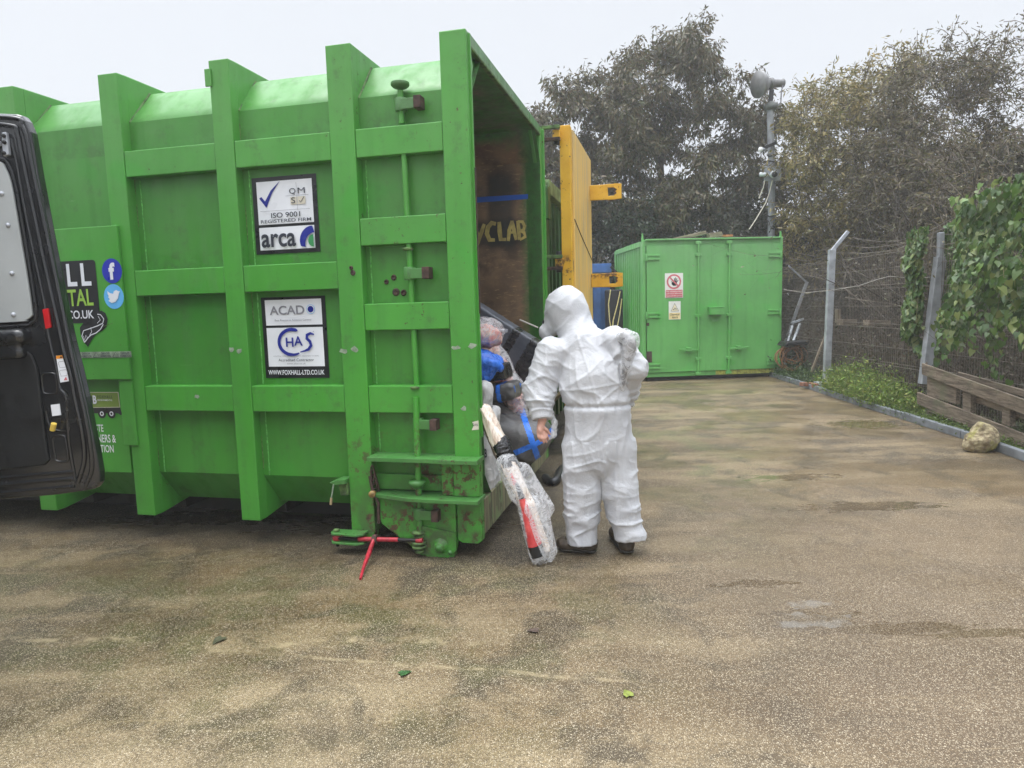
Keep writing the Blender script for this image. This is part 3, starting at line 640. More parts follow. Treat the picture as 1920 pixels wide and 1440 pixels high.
# exposed aggregate
peb = m.vor(130); rnd = m.vor(130, out=1); pr_ = m.xyz(rnd)[0]
fine = m.noise(230, 2, .6); mid_ = m.noise(60, 4, .7)
c = m.mix(m.mul(m.rng(mid_, .6, .36), .42), c, (.045, .033, .018))
c = m.mix(m.mul(m.rng(fine, .55, .35), .5), c, (.035, .026, .016))
stone = m.mul(m.rng(peb, .45, .28), m.rng(pr_, .60, .68), m.rng(m.noise(3.5, 4), .35, .6, .45, 1)); c = m.mix(m.mul(stone, m.rng(m.xyz(rnd)[1], 0, 1, .15, .62)), c, (.60, .52, .38))
peb2 = m.vor(240); r2 = m.xyz(m.vor(240, out=1))[0]; c = m.mix(m.mul(m.rng(peb2, .5, .35), m.rng(r2, .6, .7), .6), c, (.50, .42, .29))
ds = m.mul(m.rng(peb, .45, .3), m.rng(pr_, .34, .27)); c = m.mix(m.mul(ds, .55), c, (.04, .028, .018))
scr = m.mul(m.rng(m.noise(1, 5, .75, m.mp(m.co, rot=(0, 0, R_(9)), scl=(1.1, 16, 1))), .60, .68), m.rng(med, .4, .6)); c = m.mix(m.mul(scr, .2), c, (.44, .34, .19))
# puddles
def spot(cx, cy, sx, sy, rot=0.):
    v = m.mp(m.co, loc=(-cx / sx * 1., -cy / sy, 0), scl=(1 / sx, 1 / sy, 0)); o = m.n('ShaderNodeVectorMath', operation='LENGTH'); m.set(o.inputs[0], v); return o.outputs['Value']
pn = m.noise(7, 5, .65, m.scale((1, 2.2, 1)))
def pud(cx, cy, sx, sy, amp=1.4): return m.rng(m.mth('ADD', spot(cx, cy, sx, sy), m.mul(m.mth('SUBTRACT', pn, .5), amp * 2.4)), 1.0, .86)
pd = pud(1.42, 3.12, .24, .13)
for a in ((1.75, 3.02, .4, .07), (1.3, 3.58, .2, .05, 1.8), (2.1, 2.95, .25, .05, 1.8), (2.6, 4.9, .5, .12), (3.1, 3.3, .2, .08, 1.8), (4.3, 8.2, .5, .3), (-2., 5.1, 1.2, .2), (-.9, 4.75, .8, .2), (2.4, 5.8, .4, .1, 1.8)): pd = m.mth('MAXIMUM', pd, pud(*a))
damp = m.rng(m.noise(.8, 5, .6), .42, .6)
c = m.mix(m.mul(pd, .3), c, (.06, .05, .04))
pale = m.mul(m.mth('MAXIMUM', pud(1.42, 3.12, .17, .07, 1.9), pud(1.48, 3.3, .12, .05, 1.8)), m.rng(m.noise(9, 5), .38, .62)); c = m.mix(m.mul(pale, .32), c, (.25, .245, .23))  # pale grey in the puddle colour stands for reflected sky
ln_ = m.mth('ABSOLUTE', m.mth('ADD', m.mth('SUBTRACT', y, 2.722), m.mth('ADD', m.mul(x, .20), m.mul(m.mth('SUBTRACT', m.noise(3, 3), .5), .06)))); ln_ = m.mul(m.rng(ln_, .022, .002), m.rng(x, .55, .35), m.rng(x, -1.3, -.8), m.rng(m.noise(14, 4), .35, .55)); c = m.mix(m.mul(ln_, .4), c, (.36, .29, .17))
ln2 = m.mth('ABSOLUTE', m.mth('ADD', m.mth('SUBTRACT', y, 3.02), m.mth('ADD', m.mul(x, .05), m.mul(m.mth('SUBTRACT', m.noise(1.2, 3), .5), .5)))); ln2 = m.mul(m.rng(ln2, .05, .01), m.rng(x, .2, -.6), m.rng(m.noise(6, 5, .7), .45, .6)); c = m.mix(m.mul(ln2, .5), c, (.36, .29, .17))
hgt = m.mth('ADD', m.mul(m.rng(peb, .45, .1), .35), m.mul(fine, .6))
nb_ = m.bump(hgt, .55, .004)
ro = m.mth('MINIMUM', m.rng(damp, 0, 1, .58, .33), m.rng(pd, 0, 1, 1, .04))
mixn = m.n('ShaderNodeMix', data_type='VECTOR'); geo = m.n('ShaderNodeNewGeometry').outputs['Normal']
m.set(mixn.inputs[0], m.mul(pd, .9)); m.set(mixn.inputs[4], nb_); m.set(mixn.inputs[5], geo)
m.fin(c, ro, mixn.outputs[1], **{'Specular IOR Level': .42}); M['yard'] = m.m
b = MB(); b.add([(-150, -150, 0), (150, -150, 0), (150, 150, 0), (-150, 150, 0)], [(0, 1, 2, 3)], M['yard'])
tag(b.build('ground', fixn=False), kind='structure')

# ================================================================== yellow end door swung right open, with its brackets
m = NT('worn yellow door paint'); x, y, z = m.xyz()
st = m.noise(1, 5, .65, m.scale((9, 9, .7)))
c = m.mix(m.rng(st, .35, .65), (.58, .38, .11), (.74, .48, .12)); c = m.mix(m.rng(m.noise(1, 5, .6, m.scale((14, 14, .5))), .5, .7, 0, .75), c, (.36, .30, .20))
c = m.mix(m.rng(z, 1.0, 1.9, .55, 0.), c, (.70, .40, .03))
c = m.mix(m.rng(m.noise(1, 6, .7, m.scale((40, 40, 4))), .66, .69), c, (.05, .03, .02))
m.fin(c, m.rng(st, .3, .7, .4, .65), m.bump(m.noise(12, 3), .15, .005)); M['ypanel'] = m.m
m = NT('orange yellow paint'); c = m.mix(m.rng(m.noise(5, 5), .35, .65), (.62, .33, .012), (.72, .42, .03)); c = m.mix(m.rng(m.noise(24, 7, .7), .62, .66), c, (.07, .035, .015))
c = m.mix(m.mul(m.rng(m.noise(16, 6, .7), .45, .58), m.rng(m.xyz()[2], 1.8, 1.86), m.rng(m.xyz()[2], 2.02, 1.95)), c, (.10, .05, .02))
m.fin(c, .45, m.bump(m.noise(30), .1, .004)); M['yellow'] = m.m
b = MB(); yd0, yd1, ydt = 2.45, 3.93, 3.16
b.box(.135, .232, yd0, yd0 + .1, .2, ydt, M['yellow']); b.build('edge_stile', big, .006)
b = MB(); b.box(.15, .245, yd0 + .1, yd1, .22, ydt - .02, M['ypanel'])
b.build('rear_door', big, .006)
b = MB(); b.tube([(.247, yd0 + .1, 2.33), (.247, yd0 + .5, 2.235), (.247, yd1, 2.03)], .005, M['rust'], 5); b.build('weld_seam', big, fixn=False)
for z0, z1, ex_ in ((2.68, 2.84, .56), (1.73, 1.88, .565)):
    b = MB(); b.box(.247, ex_ - .12, yd1 - .14, yd1 - .10, z0, z1, M['yellow']); b.box(ex_ - .12, ex_ - .045, yd1 - .14, yd1 - .10, z0, z0 + .035, M['yellow']); b.box(ex_ - .12, ex_ - .045, yd1 - .14, yd1 - .10, z1 - .035, z1, M['yellow'])
    b.box(ex_ - .045, ex_ + .03, yd1 - .14, yd1 - .10, z0, z1, M['yellow']); b.prism([(ex_ - .05, z0 + .04), (ex_ - .02, z0 + .06), (ex_ - .035, z0 + .08), (ex_ - .015, z0 + .1), (ex_ - .05, z1 - .04)], 'y', yd1 - .145, yd1 - .099, M['rust'])
    b.build('lock_arm', big, .005)
for zz in (3.07, 1.93):
    b = MB(); b.box(-.02, .16, 2.31, 2.345, zz + .035, zz + .065, M['moss']); b.box(-.02, .16, 2.31, 2.345, zz - .07, zz - .04, M['rust'])
    b.lathe([(0, 0), (0, .028), (.19, .028), (.19, 0)], (.12, 2.38, zz - .09), (0, 0, 1), M['dark'], 12); b.box(.09, .15, 2.345, 2.46, zz - .035, zz + .03, M['yellow']); b.build('door_hinge', big, .003)

# ================================================================== the second container parked alongside
c2 = thing('skip_container', 'dark green weathered container standing behind the open yellow door', 'container', tuple(W(-.12, 2.95, 0)), YAW)
DG = paint('dark weathered green', (.035, .13, .03), 1.5, 1.2); DG2 = simple('dusty green rim', (.16, .24, .12), .75, .45, 10, .3)
b = MB(); b.box(-5., -.1, .06, 2.3, .3, 2.66, DG); b.build('body', c2)
b = MB(); b.box(-.12, .03, .0, .14, .12, 2.64, DG); b.box(-.14, .055, -.03, .1, 2.4, 2.72, DG); b.build('corner_post', c2, .006)
b = MB(); b.box(-5., .04, .1, .2, 2.66, 2.78, DG2); b.box(-.06, .05, .1, 2.3, 2.66, 2.80, DG2); b.build('top_rim', c2, .006)
for k in range(8): b = MB(); b.box(-.1, -.02, .25 + .26*k, .33 + .26*k, .3, 2.66, DG); b.build('end_rib', c2, .006)
b = MB(); b.box(-.3, -.04, .14, 1.9, .1, .28, M['dark']); b.box(-.02, .03, .05, 2.2, .52, .56, simple('muddy timber edge', (.22, .17, .08), .8)); b.build('sill', c2, .004)

# ================================================================== storage container at the end of the yard
FG = (.125, .41, .10)
FC = paint('site green paint', FG, .25, .2); FCd = paint('site green paint on doors', (.13, .42, .105), .1, .15)
YF = math.atan2(.26, 2.82); WF, HF, DF = 2.832, 2.74, 2.25
fc = thing('storage_container', 'bright green steel storage container with double doors and two warning signs across the yard', 'container', (2.60, 13.4, 0), YF)
b = MB(); b.box(.06, WF - .06, .12, DF, .14, HF - .05, FC)
b.box(.0, .06, .02, .2, .08, HF, FC); b.box(WF - .06, WF, .02, .2, .08, HF + .03, FC); b.box(0, WF, DF - .1, DF, .1, HF - .02, FC)
b.box(-.0, .07, .2, DF - .1, HF - .1, HF, FC); b.box(-.0, .07, .2, DF - .1, .08, .22, FC); b.box(WF - .07, WF, .2, DF - .1, HF - .1, HF, FC)
b.box(.06, WF - .06, .03, .14, HF - .10, HF + .0, FC); b.box(.05, WF - .05, -.03, .10, HF + .0, HF + .03, FC); b.box(.06, WF - .06, .03, .12, .08, .17, FC)
k = 0; yy = .22
while yy < DF - .15: b.box(.02, .058, yy, yy + .075, .22, HF - .1, FC); yy += .15
b.build('body', fc, .005)
b = MB(); b.box(.1, WF - .1, .15, DF - .05, -.0, .08, M['dark']); b.build('skid', fc)
for px0 in (.0, WF - .03):
    b = MB(); b.prism([(px0, HF), (px0 + .015, HF + .15), (px0 + .035, HF + .15), (px0 + .05, HF)], 'y', .1, .12, FC); b.build('lifting_lug', fc)
for side, (x0, x1) in enumerate(((.075, 1.412), (1.418, WF - .065))):
    b = MB(); b.box(x0, x1, .0, .03, .175, HF - .10, FCd); dd = b.build('door', fc, .004)
    if side == 0: b = MB(); b.box(1.37, 1.43, -.006, .0, .2, HF - .13, FCd); b.build('cover_strip', dd, .002)
    bx = 1.10 if side == 0 else 1.725
    b = MB(); b.tube([(bx, -.035, .12), (bx, -.035, HF - .04)], .02, FC, 10); b.build('locking_bar', dd, fixn=False)
    for zz in (.13, .42, 1.27, 2.45, HF - .06):
        b = MB(); b.box(bx - .055, bx + .055, -.05, -.001, zz - .03, zz + .03, FC); b.build('bar_bracket', dd, .008)
    b = MB(); s_ = -1 if side == 0 else 1
    b.beam((bx, -.05, .60), (bx + s_ * .40, -.06, .62), .03, .03, FC); b.box(bx + s_ * .2 - .05, bx + s_ * .2 + .05, -.075, -.001, .58, .65, FC); b.build('handle', dd, .004)
    for zz in (.30, 1.30, 2.42):
        hx = (.07, .33) if side == 0 else (WF - .30, WF - .05)
        b = MB(); b.box(hx[0], hx[1], -.028, -.001, zz - .05, zz - .02, FC); b.box(hx[0], hx[1], -.028, -.001, zz + .02, zz + .05, FC); b.box(hx[0], hx[1] - .05, -.015, -.001, zz - .05, zz + .05, FC)
        q = hx[0] if side == 0 else hx[1]; b.lathe([(0, 0), (0, .022), (.14, .022), (.14, 0)], (q, -.02, zz - .07), (0, 0, 1), FC, 8); b.build('hinge', dd, .003)
b = MB(); b.box(1.30, 1.58, -.14, -.007, 1.28, 1.42, FC); b.box(1.29, 1.59, -.15, -.007, 1.42, 1.435, FC); b.build('lock_box', fc, .006)
b = MB(); b.box(.065, .12, -.004, .0, 1.10, 1.16, M['rust']); b.box(.065, .17, -.004, .0, .38, .60, M['rust']); b.build('rust_patch', fc)
b = MB(); b.box(1.48, 2.7, .018, .03, .085, .17, simple('yellow flaking sill', (.32, .33, .06), .7, .4, 20)); b.build('sill_stain', fc)
sgr = simple('faded red print', (.62, .16, .18), .4, .1, 9, 0); shw = simple('faded white sign', (.8, .8, .74), .4, .05, 9, 0)
bd = Board(-.004); bd.rect(.435, .80, 1.63, 2.11, shw); sg = bd.build('sign', fc)
bd = Board(-.007); bd.disc(.615, 1.945, .145, sgr); bd.disc(.615, 1.945, .112, shw)
bd.poly([(.575, 1.93), (.565, 1.90), (.60, 1.865), (.65, 1.865), (.675, 1.90), (.67, 1.95), (.62, 1.96), (.60, 1.94)], M['black'])
for a, b_ in (((.625, 1.94), (.622, 2.01)), ((.64, 1.945), (.648, 2.025)), ((.655, 1.945), (.675, 2.01)), ((.665, 1.93), (.70, 1.975)), ((.59, 1.92), (.565, 1.95))): bd.stroke([a, b_], .014, M['black'])
bd.stroke([(.53, 2.03), (.70, 1.86)], .028, sgr); bd.rect(.45, .785, 1.645, 1.785, sgr)
bd.text('No unauthorised', .465, .77, 1.745, 1.772, shw, .02); bd.text('persons allowed', .465, .77, 1.70, 1.727, shw, .02); bd.text('beyond this point', .465, .77, 1.655, 1.682, shw, .02); bd.build('print', sg)
bd = Board(-.004); bd.rect(.51, .75, 1.21, 1.565, shw); bd.rect(.518, .742, 1.218, 1.34, simple('faded yellow print', (.85, .70, .34), .4, .1, 9, 0)); sg = bd.build('sign', fc)
bd = Board(-.007); yl = simple('pale yellow print', (.80, .74, .50), .4, .1, 9, 0)
bd.poly([(.55, 1.37), (.63, 1.53), (.715, 1.37)], M['inkpale']); bd.poly([(.562, 1.377), (.63, 1.515), (.703, 1.377)], yl); bd.stroke([(.59, 1.40), (.62, 1.41), (.635, 1.44), (.65, 1.41), (.68, 1.415)], .012, M['ink'])
bd.text('Chemical', .53, .725, 1.29, 1.328, M['ink'], .02); bd.text('store', .575, .69, 1.235, 1.27, M['ink'], .02); bd.build('print', sg)

M['oldwood'] = None
m = NT('weathered grey timber'); gw = m.noise(1, 6, .7, m.scale((2, 34, 34))); c = m.mix(m.rng(gw, .3, .7), (.12, .09, .06), (.34, .28, .21)); c = m.mix(m.rng(m.noise(4, 4), .5, .7, 0, .4), c, (.13, .13, .06))
m.fin(c, .85, m.bump(gw, .5, .006)); M['oldwood'] = m.m
def plank(name, label, cat, a, b_, w_, h_, mat_, group=None, up=(0, 0, 1)):
    a = np.array(a, float); b_ = np.array(b_, float); d = b_ - a; Ln = np.linalg.norm(d)
    mb = MB(); mb.box(-Ln/2, Ln/2, -w_/2, w_/2, -h_/2, h_/2, mat_); o = mb.build(name, None, .004)
    Y_ = frame(d, up); o.matrix_world = Matrix.Translation(Vector((a + b_) / 2)) @ Matrix([[Y_[i][1], -Y_[i][0], Y_[i][2]] for i in range(3)]).to_4x4()
    return tag(o, label, cat, group)
def FW(x, y, z): return np.array([2.6 + math.cos(YF)*x - math.sin(YF)*y, 13.4 + math.sin(YF)*x + math.cos(YF)*y, z])
plank('timber_plank', 'long grey plank sloping on the storage container roof', 'plank', FW(.55, .55, HF + .01), FW(1.36, .25, HF + .16), .18, .06, M['oldwood'], 'scrap lying on the storage container roof')
plank('timber_block', 'short grey block on the storage container roof right of the plank', 'block', FW(1.40, .25, HF + .10), FW(1.66, .25, HF + .12), .16, .09, M['oldwood'], 'scrap lying on the storage container roof')
plank('orange_slat', 'thin orange brown slat on the storage container roof', 'slat', FW(1.68, .25, HF + .09), FW(1.90, .25, HF + .09), .05, .04, simple('orange wood', (.4, .17, .07), .8), 'scrap lying on the storage container roof')
b = MB(); b.tube([(0, 0, -.012), (.9, .05, .025), (1.15, 0, -.012), (1.9, .03, .03), (2.4, 0, 0)], .006, M['rust'], 5); o = b.build('steel_rod', fixn=False); o.location = tuple(FW(.2, .16, HF + .045)); o.rotation_euler = (0, 0, YF)
tag(o, 'thin bent steel rod lying along the storage container roof edge', 'rod')

# ================================================================== blue container far behind, green post and hanging ropes
BL = simple('faded blue paint', (.045, .13, .36), .6, .3, 3, .15)
bc = thing('shipping_container', 'faded blue shipping container in the gap behind the yellow door', 'container', (-.35, 15.25, 0), R_(0))
b = MB(); b.box(.3, 2.6, .1, 5, .1, 2.42, BL); yy = .34
b.build('body', bc, .01)
for k in range(7): b = MB(); b.box(.42 + .3*k, .58 + .3*k, .04, .1, .2, 2.2, BL); b.build('wall_rib', bc, .01)
b = MB(); b.box(.28, 2.62, .02, .1, 2.24, 2.44, BL); b.box(2.2, 2.6, .0, .02, 2.12, 2.16, M['dark']); b.build('top_rail', bc, .01)
gp = thing('gate_post', 'dark green square post with a ring lug beside the blue container', 'post', (1.66, 14.8, 0))
b = MB(); b.box(-.3, .12, -.1, .1, 0, 2.3, simple('dark green post paint', (.02, .09, .035), .5, .3)); b.build('post', gp, .01)
b = MB(); b.tube([(-.02 + .06*math.cos(t), 0, 2.38 + .07*math.sin(t)) for t in np.linspace(-.6, 3.8, 12)], .02, FC, 8); b.build('lifting_ring', gp, fixn=False)
rope = simple('pale yellow rope', (.62, .52, .24), .7, .2, 30)
b = MB()
P = lambda px, py, Y=14.4: at(px, py, Y)
b.tube([P(1145, 543), P(1141, 570), P(1143, 600), P(1148, 630), P(1150, 660)], .012, rope, 6)
tag(b.build('hanging_rope', fixn=False), 'pale rope hanging straight behind the lower yellow arm, leftmost of three', 'rope', 'ropes hanging in the gap')
b = MB(); b.tube([P(1163, 546), P(1158, 570), P(1150, 600), P(1147, 630), P(1146, 660)], .013, rope, 6)
tag(b.build('hanging_rope', fixn=False), 'pale rope slanting down from the green container wall, middle of three', 'rope', 'ropes hanging in the gap')
b = MB(); b.tube([P(1166, 560), P(1162, 590), P(1156, 620), P(1150, 650)], .012, rope, 6)
tag(b.build('hanging_rope', fixn=False), 'pale rope nearest the green container wall, rightmost of three', 'rope', 'ropes hanging in the gap')
b = MB(); b.box(-.18, .2, -.05, .05, 0, 1.85, simple('black tarpaulin', (.012, .013, .02), .4, .4, 7, .5)); o = b.build('tarpaulin_roll', None, .03); o.location = (2.2, 14.6, 0)
tag(o, 'black tarpaulin bundle standing behind the hanging ropes', 'tarpaulin')
plank('pry_bar', 'dark bar leaning across the top of the blue container', 'bar', at(1145, 500, 15.1), at(1165, 520, 15.0), .03, .05, M['dark'])

# ================================================================== lamp pole with horn floodlight and cameras
M['galv'] = simple('galvanised steel', (.36, .38, .41), .5, .25, 6, .15, metal=.3)
YP = 16.6
p0 = at(1447, 440, YP); p0[2] = 0; pt = at(1444, 205, YP)
lp = thing('lamp_pole', 'tall grey pole with a big horn floodlight rising behind the green storage container', 'lamp pole', tuple(p0))
q = lambda p: tuple(np.asarray(p) - p0)
b = MB(); b.tube([(0, 0, 0), q(at(1447, 330, YP)), q(pt)], [.085, .08, .075], simple('mottled grey pole', (.26, .27, .29), .7, .3, 5, .4), 14); b.build('pole', lp, fixn=False)
b = MB(); b.lathe([(0, 0), (0, .11), (.05, .16), (.12, .16), (.15, .08), (.2, .05), (.2, 0)], q(at(1445, 207, YP)), (0, 0, 1), simple('pole cap grey', (.12, .13, .12), .7), 16)
b.beam(q(at(1444, 196, YP)), q(at(1447, 168, YP)), .07, .09, M['dark']); b.build('pole_cap', lp, fixn=False)
hc = np.array(q(at(1429, 158, YP))); 
hd = np.array([1, .25, .10]); b = MB()
b.lathe([(0, 0), (.0, .30), (.03, .305), (.11, .27), (.2, .19), (.26, .12), (.31, .10)], tuple(hc - hd / np.linalg.norm(hd) * .12), tuple(hd), simple('dull aluminium reflector', (.22, .22, .22), .4, .15, 8, .05, metal=.2), 32); b.build('lamp_shade', lp, fixn=False)
b = MB(); b.lathe([(.18, 0), (.18, .13), (.26, .135), (.27, .10), (.52, .085), (.54, .10), (.56, .1), (.56, 0)], tuple(hc), tuple(hd), simple('lamp housing grey', (.15, .15, .15), .55, .2, 9), 20); b.build('lamp_housing', lp, fixn=False)
b = MB(); b.tube([q(at(1468, 160, YP)), q(at(1465, 172, YP)), q(at(1464, 192, YP)), q(at(1450, 205, YP))], .016, M['inkpale'], 6); b.build('cable', lp, fixn=False)
b = MB(); b.beam(q(at(1431, 278, YP - .15)), q(at(1455, 268, YP - .1)), .04, .07, M['dark']); b.lathe([(0, 0), (0, .05), (.12, .05), (.12, 0)], q(at(1427, 281, YP - .15)), (1, .4, .2), M['galv'], 12); b.build('camera_arm', lp, fixn=False)
b = MB(); b.lathe([(0, 0), (0, .055), (.01, .05), (.012, 0)], q(at(1426, 280, YP - .22)), (-.5, -1, -.1), simple('white lamp lens', (.9, .9, .9), .2), 16); b.build('lens', lp, fixn=False)
for py in (292, 303, 405):
    b = MB(); c0 = np.array(q(at(1447, py, YP))); b.tube([c0 + [.09*math.cos(t), .09*math.sin(t), .02*math.sin(t*2 + py)] for t in np.linspace(0, 6.3, 16)], .018, M['dark'], 6); b.build('pole_strap', lp, fixn=False)
b = MB(); b.box(-.2, .2, -.14, -.1, -.17, .17, M['galv']); o = b.build('camera_plate', lp, .005); o.location = q(at(1445, 327, YP))
b = MB(); c0 = np.array(q(at(1450, 327, YP - .2))); b.lathe([(0, 0), (0, .085), (.05, .08), (.08, .05), (.09, 0)], tuple(c0), (0, -1, -.2), M['white'], 18); b.lathe([(.06, 0), (.06, .07), (.11, .06), (.13, 0)], tuple(c0), (0, -1, -.2), M['black'], 16); b.build('dome_camera', lp, fixn=False)
b = MB(); c0 = np.array(q(at(1436, 328, YP - .2))); b.lathe([(0, 0), (0, .05), (.18, .045), (.18, .025), (.26, .025)], tuple(c0 + [-.14, 0, .02]), (1, .1, -.1), M['white'], 14); b.build('bullet_camera', lp, fixn=False)
b = MB(); b.tube([q(at(1434, 338, YP-.15)), q(at(1431, 352, YP-.15)), q(at(1426, 364, YP-.15)), q(at(1423, 372, YP-.15))], .015, M['cream'], 5); b.tube([q(at(1448, 338, YP-.15)), q(at(1443, 360, YP-.15)), q(at(1436, 380, YP-.2)), q(at(1418, 410, YP-.3)), q(at(1405, 430, YP-.4))], .013, M['cream'], 5); b.build('loose_cable', lp, fixn=False)

# ================================================================== kerb, verge, bank behind the fence
K = [(4.10, -1.0), (4.40, 3.0), (4.62, 6.06), (4.794, 7.21), (4.938, 9.79), (5.138, 12.56), (5.28, 14.6)]
def kx(y): return float(np.interp(y, [k[1] for k in K], [k[0] for k in K]))
kb = thing('kerb_edging', 'low grey steel edging strip between the yard and the mossy verge', 'kerb', (4.6, 6, 0))
ke = simple('pale grey edging', (.15, .165, .18), .5, .35, 7, .3)
ys_ = [-1, 3, 5.6, 7.2, 8.6, 9.8, 11.2, 12.56, 14.6]
for a, c_ in zip(ys_[:-1], ys_[1:]):
    b = MB(); xa, xc = kx(a) - 4.6, kx(c_) - 4.6; b.beam((xa + .03, a - 6 + .006, .045), (xc + .03 + random.uniform(-.008, .008), c_ - 6 - .006, .045), .06, .09, ke); b.build('edging_strip', kb, .008)
m = NT('mossy soil verge'); g_ = m.noise(3, 6, .65); c = m.mix(m.rng(g_, .4, .6), (.045, .035, .022), (.07, .10, .018)); c = m.mix(m.rng(m.noise(30, 5), .5, .7), c, (.10, .13, .03))
m.fin(c, .9, m.bump(m.noise(40, 5), .8, .02)); M['verge'] = m.m
nx_, ny_ = 60, 90
V = []; 
for j in range(ny_):
    y = -1 + (31) * (j / (ny_ - 1)) ** 1.0
    for i in range(nx_):
        t = i / (nx_ - 1); x = kx(min(y, 14.6)) + .055 + 24 * t ** 1.8 + max(0, y - 14.6) * .05
        dx = x - kx(min(y, 14.6)); zz = .05 + max(0, dx - 1.3) * .28 * min(1, max(0, dx - 1.3)) + .05 * (vn(np.array([x, y, 0]), 2.3) - .5) * min(1, dx * 3)
        V.append((x, y, min(zz, 3.2)))
Fq = [(j*nx_+i, j*nx_+i+1, (j+1)*nx_+i+1, (j+1)*nx_+i) for j in range(ny_-1) for i in range(nx_-1)]
tag(fast_mesh('verge', V, Fq, M['verge'], smooth=True), kind='structure')
def vz(x, y): dx = x - kx(min(y, 14.6)); return .05 + max(0, dx - 1.3) * .28 * min(1, max(0, dx - 1.3))

# ================================================================== welded mesh fence
def fx(y): return kx(min(y, 14.6)) + .42
posts = [(5.34, 11.75, 1562, 470, 1592, 435), (5.42, 8.85, 1765, 475, 1766, 437)]
fn = thing('mesh_fence', 'grey welded wire mesh fence with cranked steel posts and barbed wire along the verge', 'fence', (5.4, 9, 0))
FR = np.array([5.4, 9, 0])
def fpost(base, top, tip, w_=.12):
    b = MB(); base, top, tip = [np.array(p) - FR for p in (base, top, tip)]
    b.beam(base, top, w_, w_ * .8, M['galv'], (0, 1, 0)); b.beam(top - [0, 0, .02], tip, w_ * .55, w_ * .5, M['galv'], (0, 1, 0)); b.build('post', fn, .006)
    if base[1] > 2 or base[1] < -2.5: b = MB(); b.box(base[0] - .16, base[0] + .16, base[1] - .13, base[1] + .13, base[2] + .02, base[2] + .07, M['galv']); b.build('base_plate', fn, .004)
_g = onz(1549, 724, .05); fpost(_g, at(1560, 468, _g[1]), at(1590, 434, _g[1]), .105)
fpost(at(1733, 720, 8.75), at(1763, 482, 8.75), at(1764, 436, 8.75), .12)
fpost((5.72, 14.7, .05), at(1513, 528, 14.7), at(1478, 498, 14.7), .06)
fpost((5.12, 5.9, .05), (5.16, 5.9, 2.25), (5.4, 5.9, 2.5), .12)
fpost((4.9, 3.0, .05), (4.92, 3.0, 2.25), (5.1, 3.0, 2.5), .12)
M['wire'] = simple('dull fence wire', (.17, .145, .115), .55, .3, 3, 0)
Pn = [(5.76, 14.7), (5.52, 11.75), (5.42, 8.8), (5.18, 5.95), (4.95, 3.0)]
for (xa, ya), (xb, yb) in zip(Pn[:-1], Pn[1:]):
    A = []; B_ = []; ra = []
    ln = math.hypot(xb-xa, yb-ya); nn = int(ln / .052)
    f_ = lambda t, z, o=0: (xa + (xb-xa)*t + .05 + o - FR[0], ya + (yb-ya)*t - FR[1], z)
    for i in range(nn + 1):
        t = i / nn
        zs = [.12, .5, .56, 1.08, 1.14, 1.66, 1.72, 2.16]; os_ = [0, 0, .0, .0, 0, 0, 0, 0]
        A.append(f_(t, .1)); B_.append(f_(t, 2.2)); ra.append(.003)
    for z in (.14, .34, .54, .58, .8, 1.08, 1.14, 1.4, 1.66, 1.71, 1.95, 2.16):
        A.append(f_(0, z, -.006)); B_.append(f_(1, z, -.006)); ra.append(.0034)
    V, F = segs(A, B_, np.array(ra), np.array(ra), 4); fast_mesh('mesh_panel', V, F, M['wire'], fn)
for lev, (oz, ox) in enumerate(((2.3, .08), (2.42, .2), (2.54, .32))):
    P_ = []
    for (xa, ya), (xb, yb) in zip(Pn[:-1], Pn[1:]):
        for i in range(10): t = i / 10; P_.append((xa + (xb-xa)*t + ox - FR[0], ya + (yb-ya)*t - FR[1], oz - .1 * math.sin(math.pi*t) * (1 + .4*lev) + random.uniform(-.012, .012)))
    A = np.array(P_[:-1]); B_ = np.array(P_[1:]); V, F = segs(A, B_, .0032, .0032, 4)
    TT = np.linspace(0, 1, 260); idx = TT * (len(P_) - 1.001); i0 = idx.astype(int); fr = (idx - i0)[:, None]; Q = np.array(P_)[i0] * (1 - fr) + np.array(P_)[i0 + 1] * fr
    D = rng.normal(size=Q.shape); D /= np.linalg.norm(D, axis=1, keepdims=True); V2, F2 = segs(Q - D * .02, Q + D * .02, .0025, .0015, 3)
    V2, F2 = V2, F2 + 0
    o = fast_mesh('barbed_wire', V, F, M['wire'], fn)
    fast_mesh('barb', V2, F2, M['wire'], o)
b = MB(); cab = simple('pale cable', (.34, .32, .28), .6)
b.tube([tuple(at(*p, 9.8 - .0 * i)) for i, p in enumerate(((1470, 543), (1510, 549), (1560, 544), (1610, 536), (1645, 524), (1668, 518), (1690, 520), (1720, 522), (1770, 517)))], .005, cab, 6)
tag(b.build('slack_cable', fixn=False), 'pale slack cable strung across the mesh fence between the posts', 'cable')

# ================================================================== timber pallets leaning along the fence
m = NT('weathered pallet timber'); gw = m.noise(1, 6, .7, m.scale((30, 1.6, 34))); c = m.mix(m.rng(gw, .35, .65), (.075, .056, .04), (.22, .175, .125)); c = m.mix(m.rng(m.noise(3, 4), .5, .7, 0, .6), c, (.10, .11, .055)); c = m.mix(m.rng(m.noise(40, 4, .7), .6, .68), c, (.04, .03, .02))
m.fin(c, .85, m.bump(gw, .6, .006)); M['palwood'] = m.m
pl = thing('timber_pallet', 'long weathered timber pallet standing on edge against the fence on the verge', 'pallet', (5.2, 7.5, 0))
PL = np.array([5.2, 7.5, 0])
def pY(px, py, off=0):                      # point of the pallet's front face
    d = ray(px, py); a = np.array([5.12 + off, 8.5, 0]); e = np.array([4.92 + off, 6.45, 0]) - a; nrm = np.array([e[1], -e[0], 0]); t = ((a - OC) @ nrm) / (d @ nrm); return OC + d * t - PL
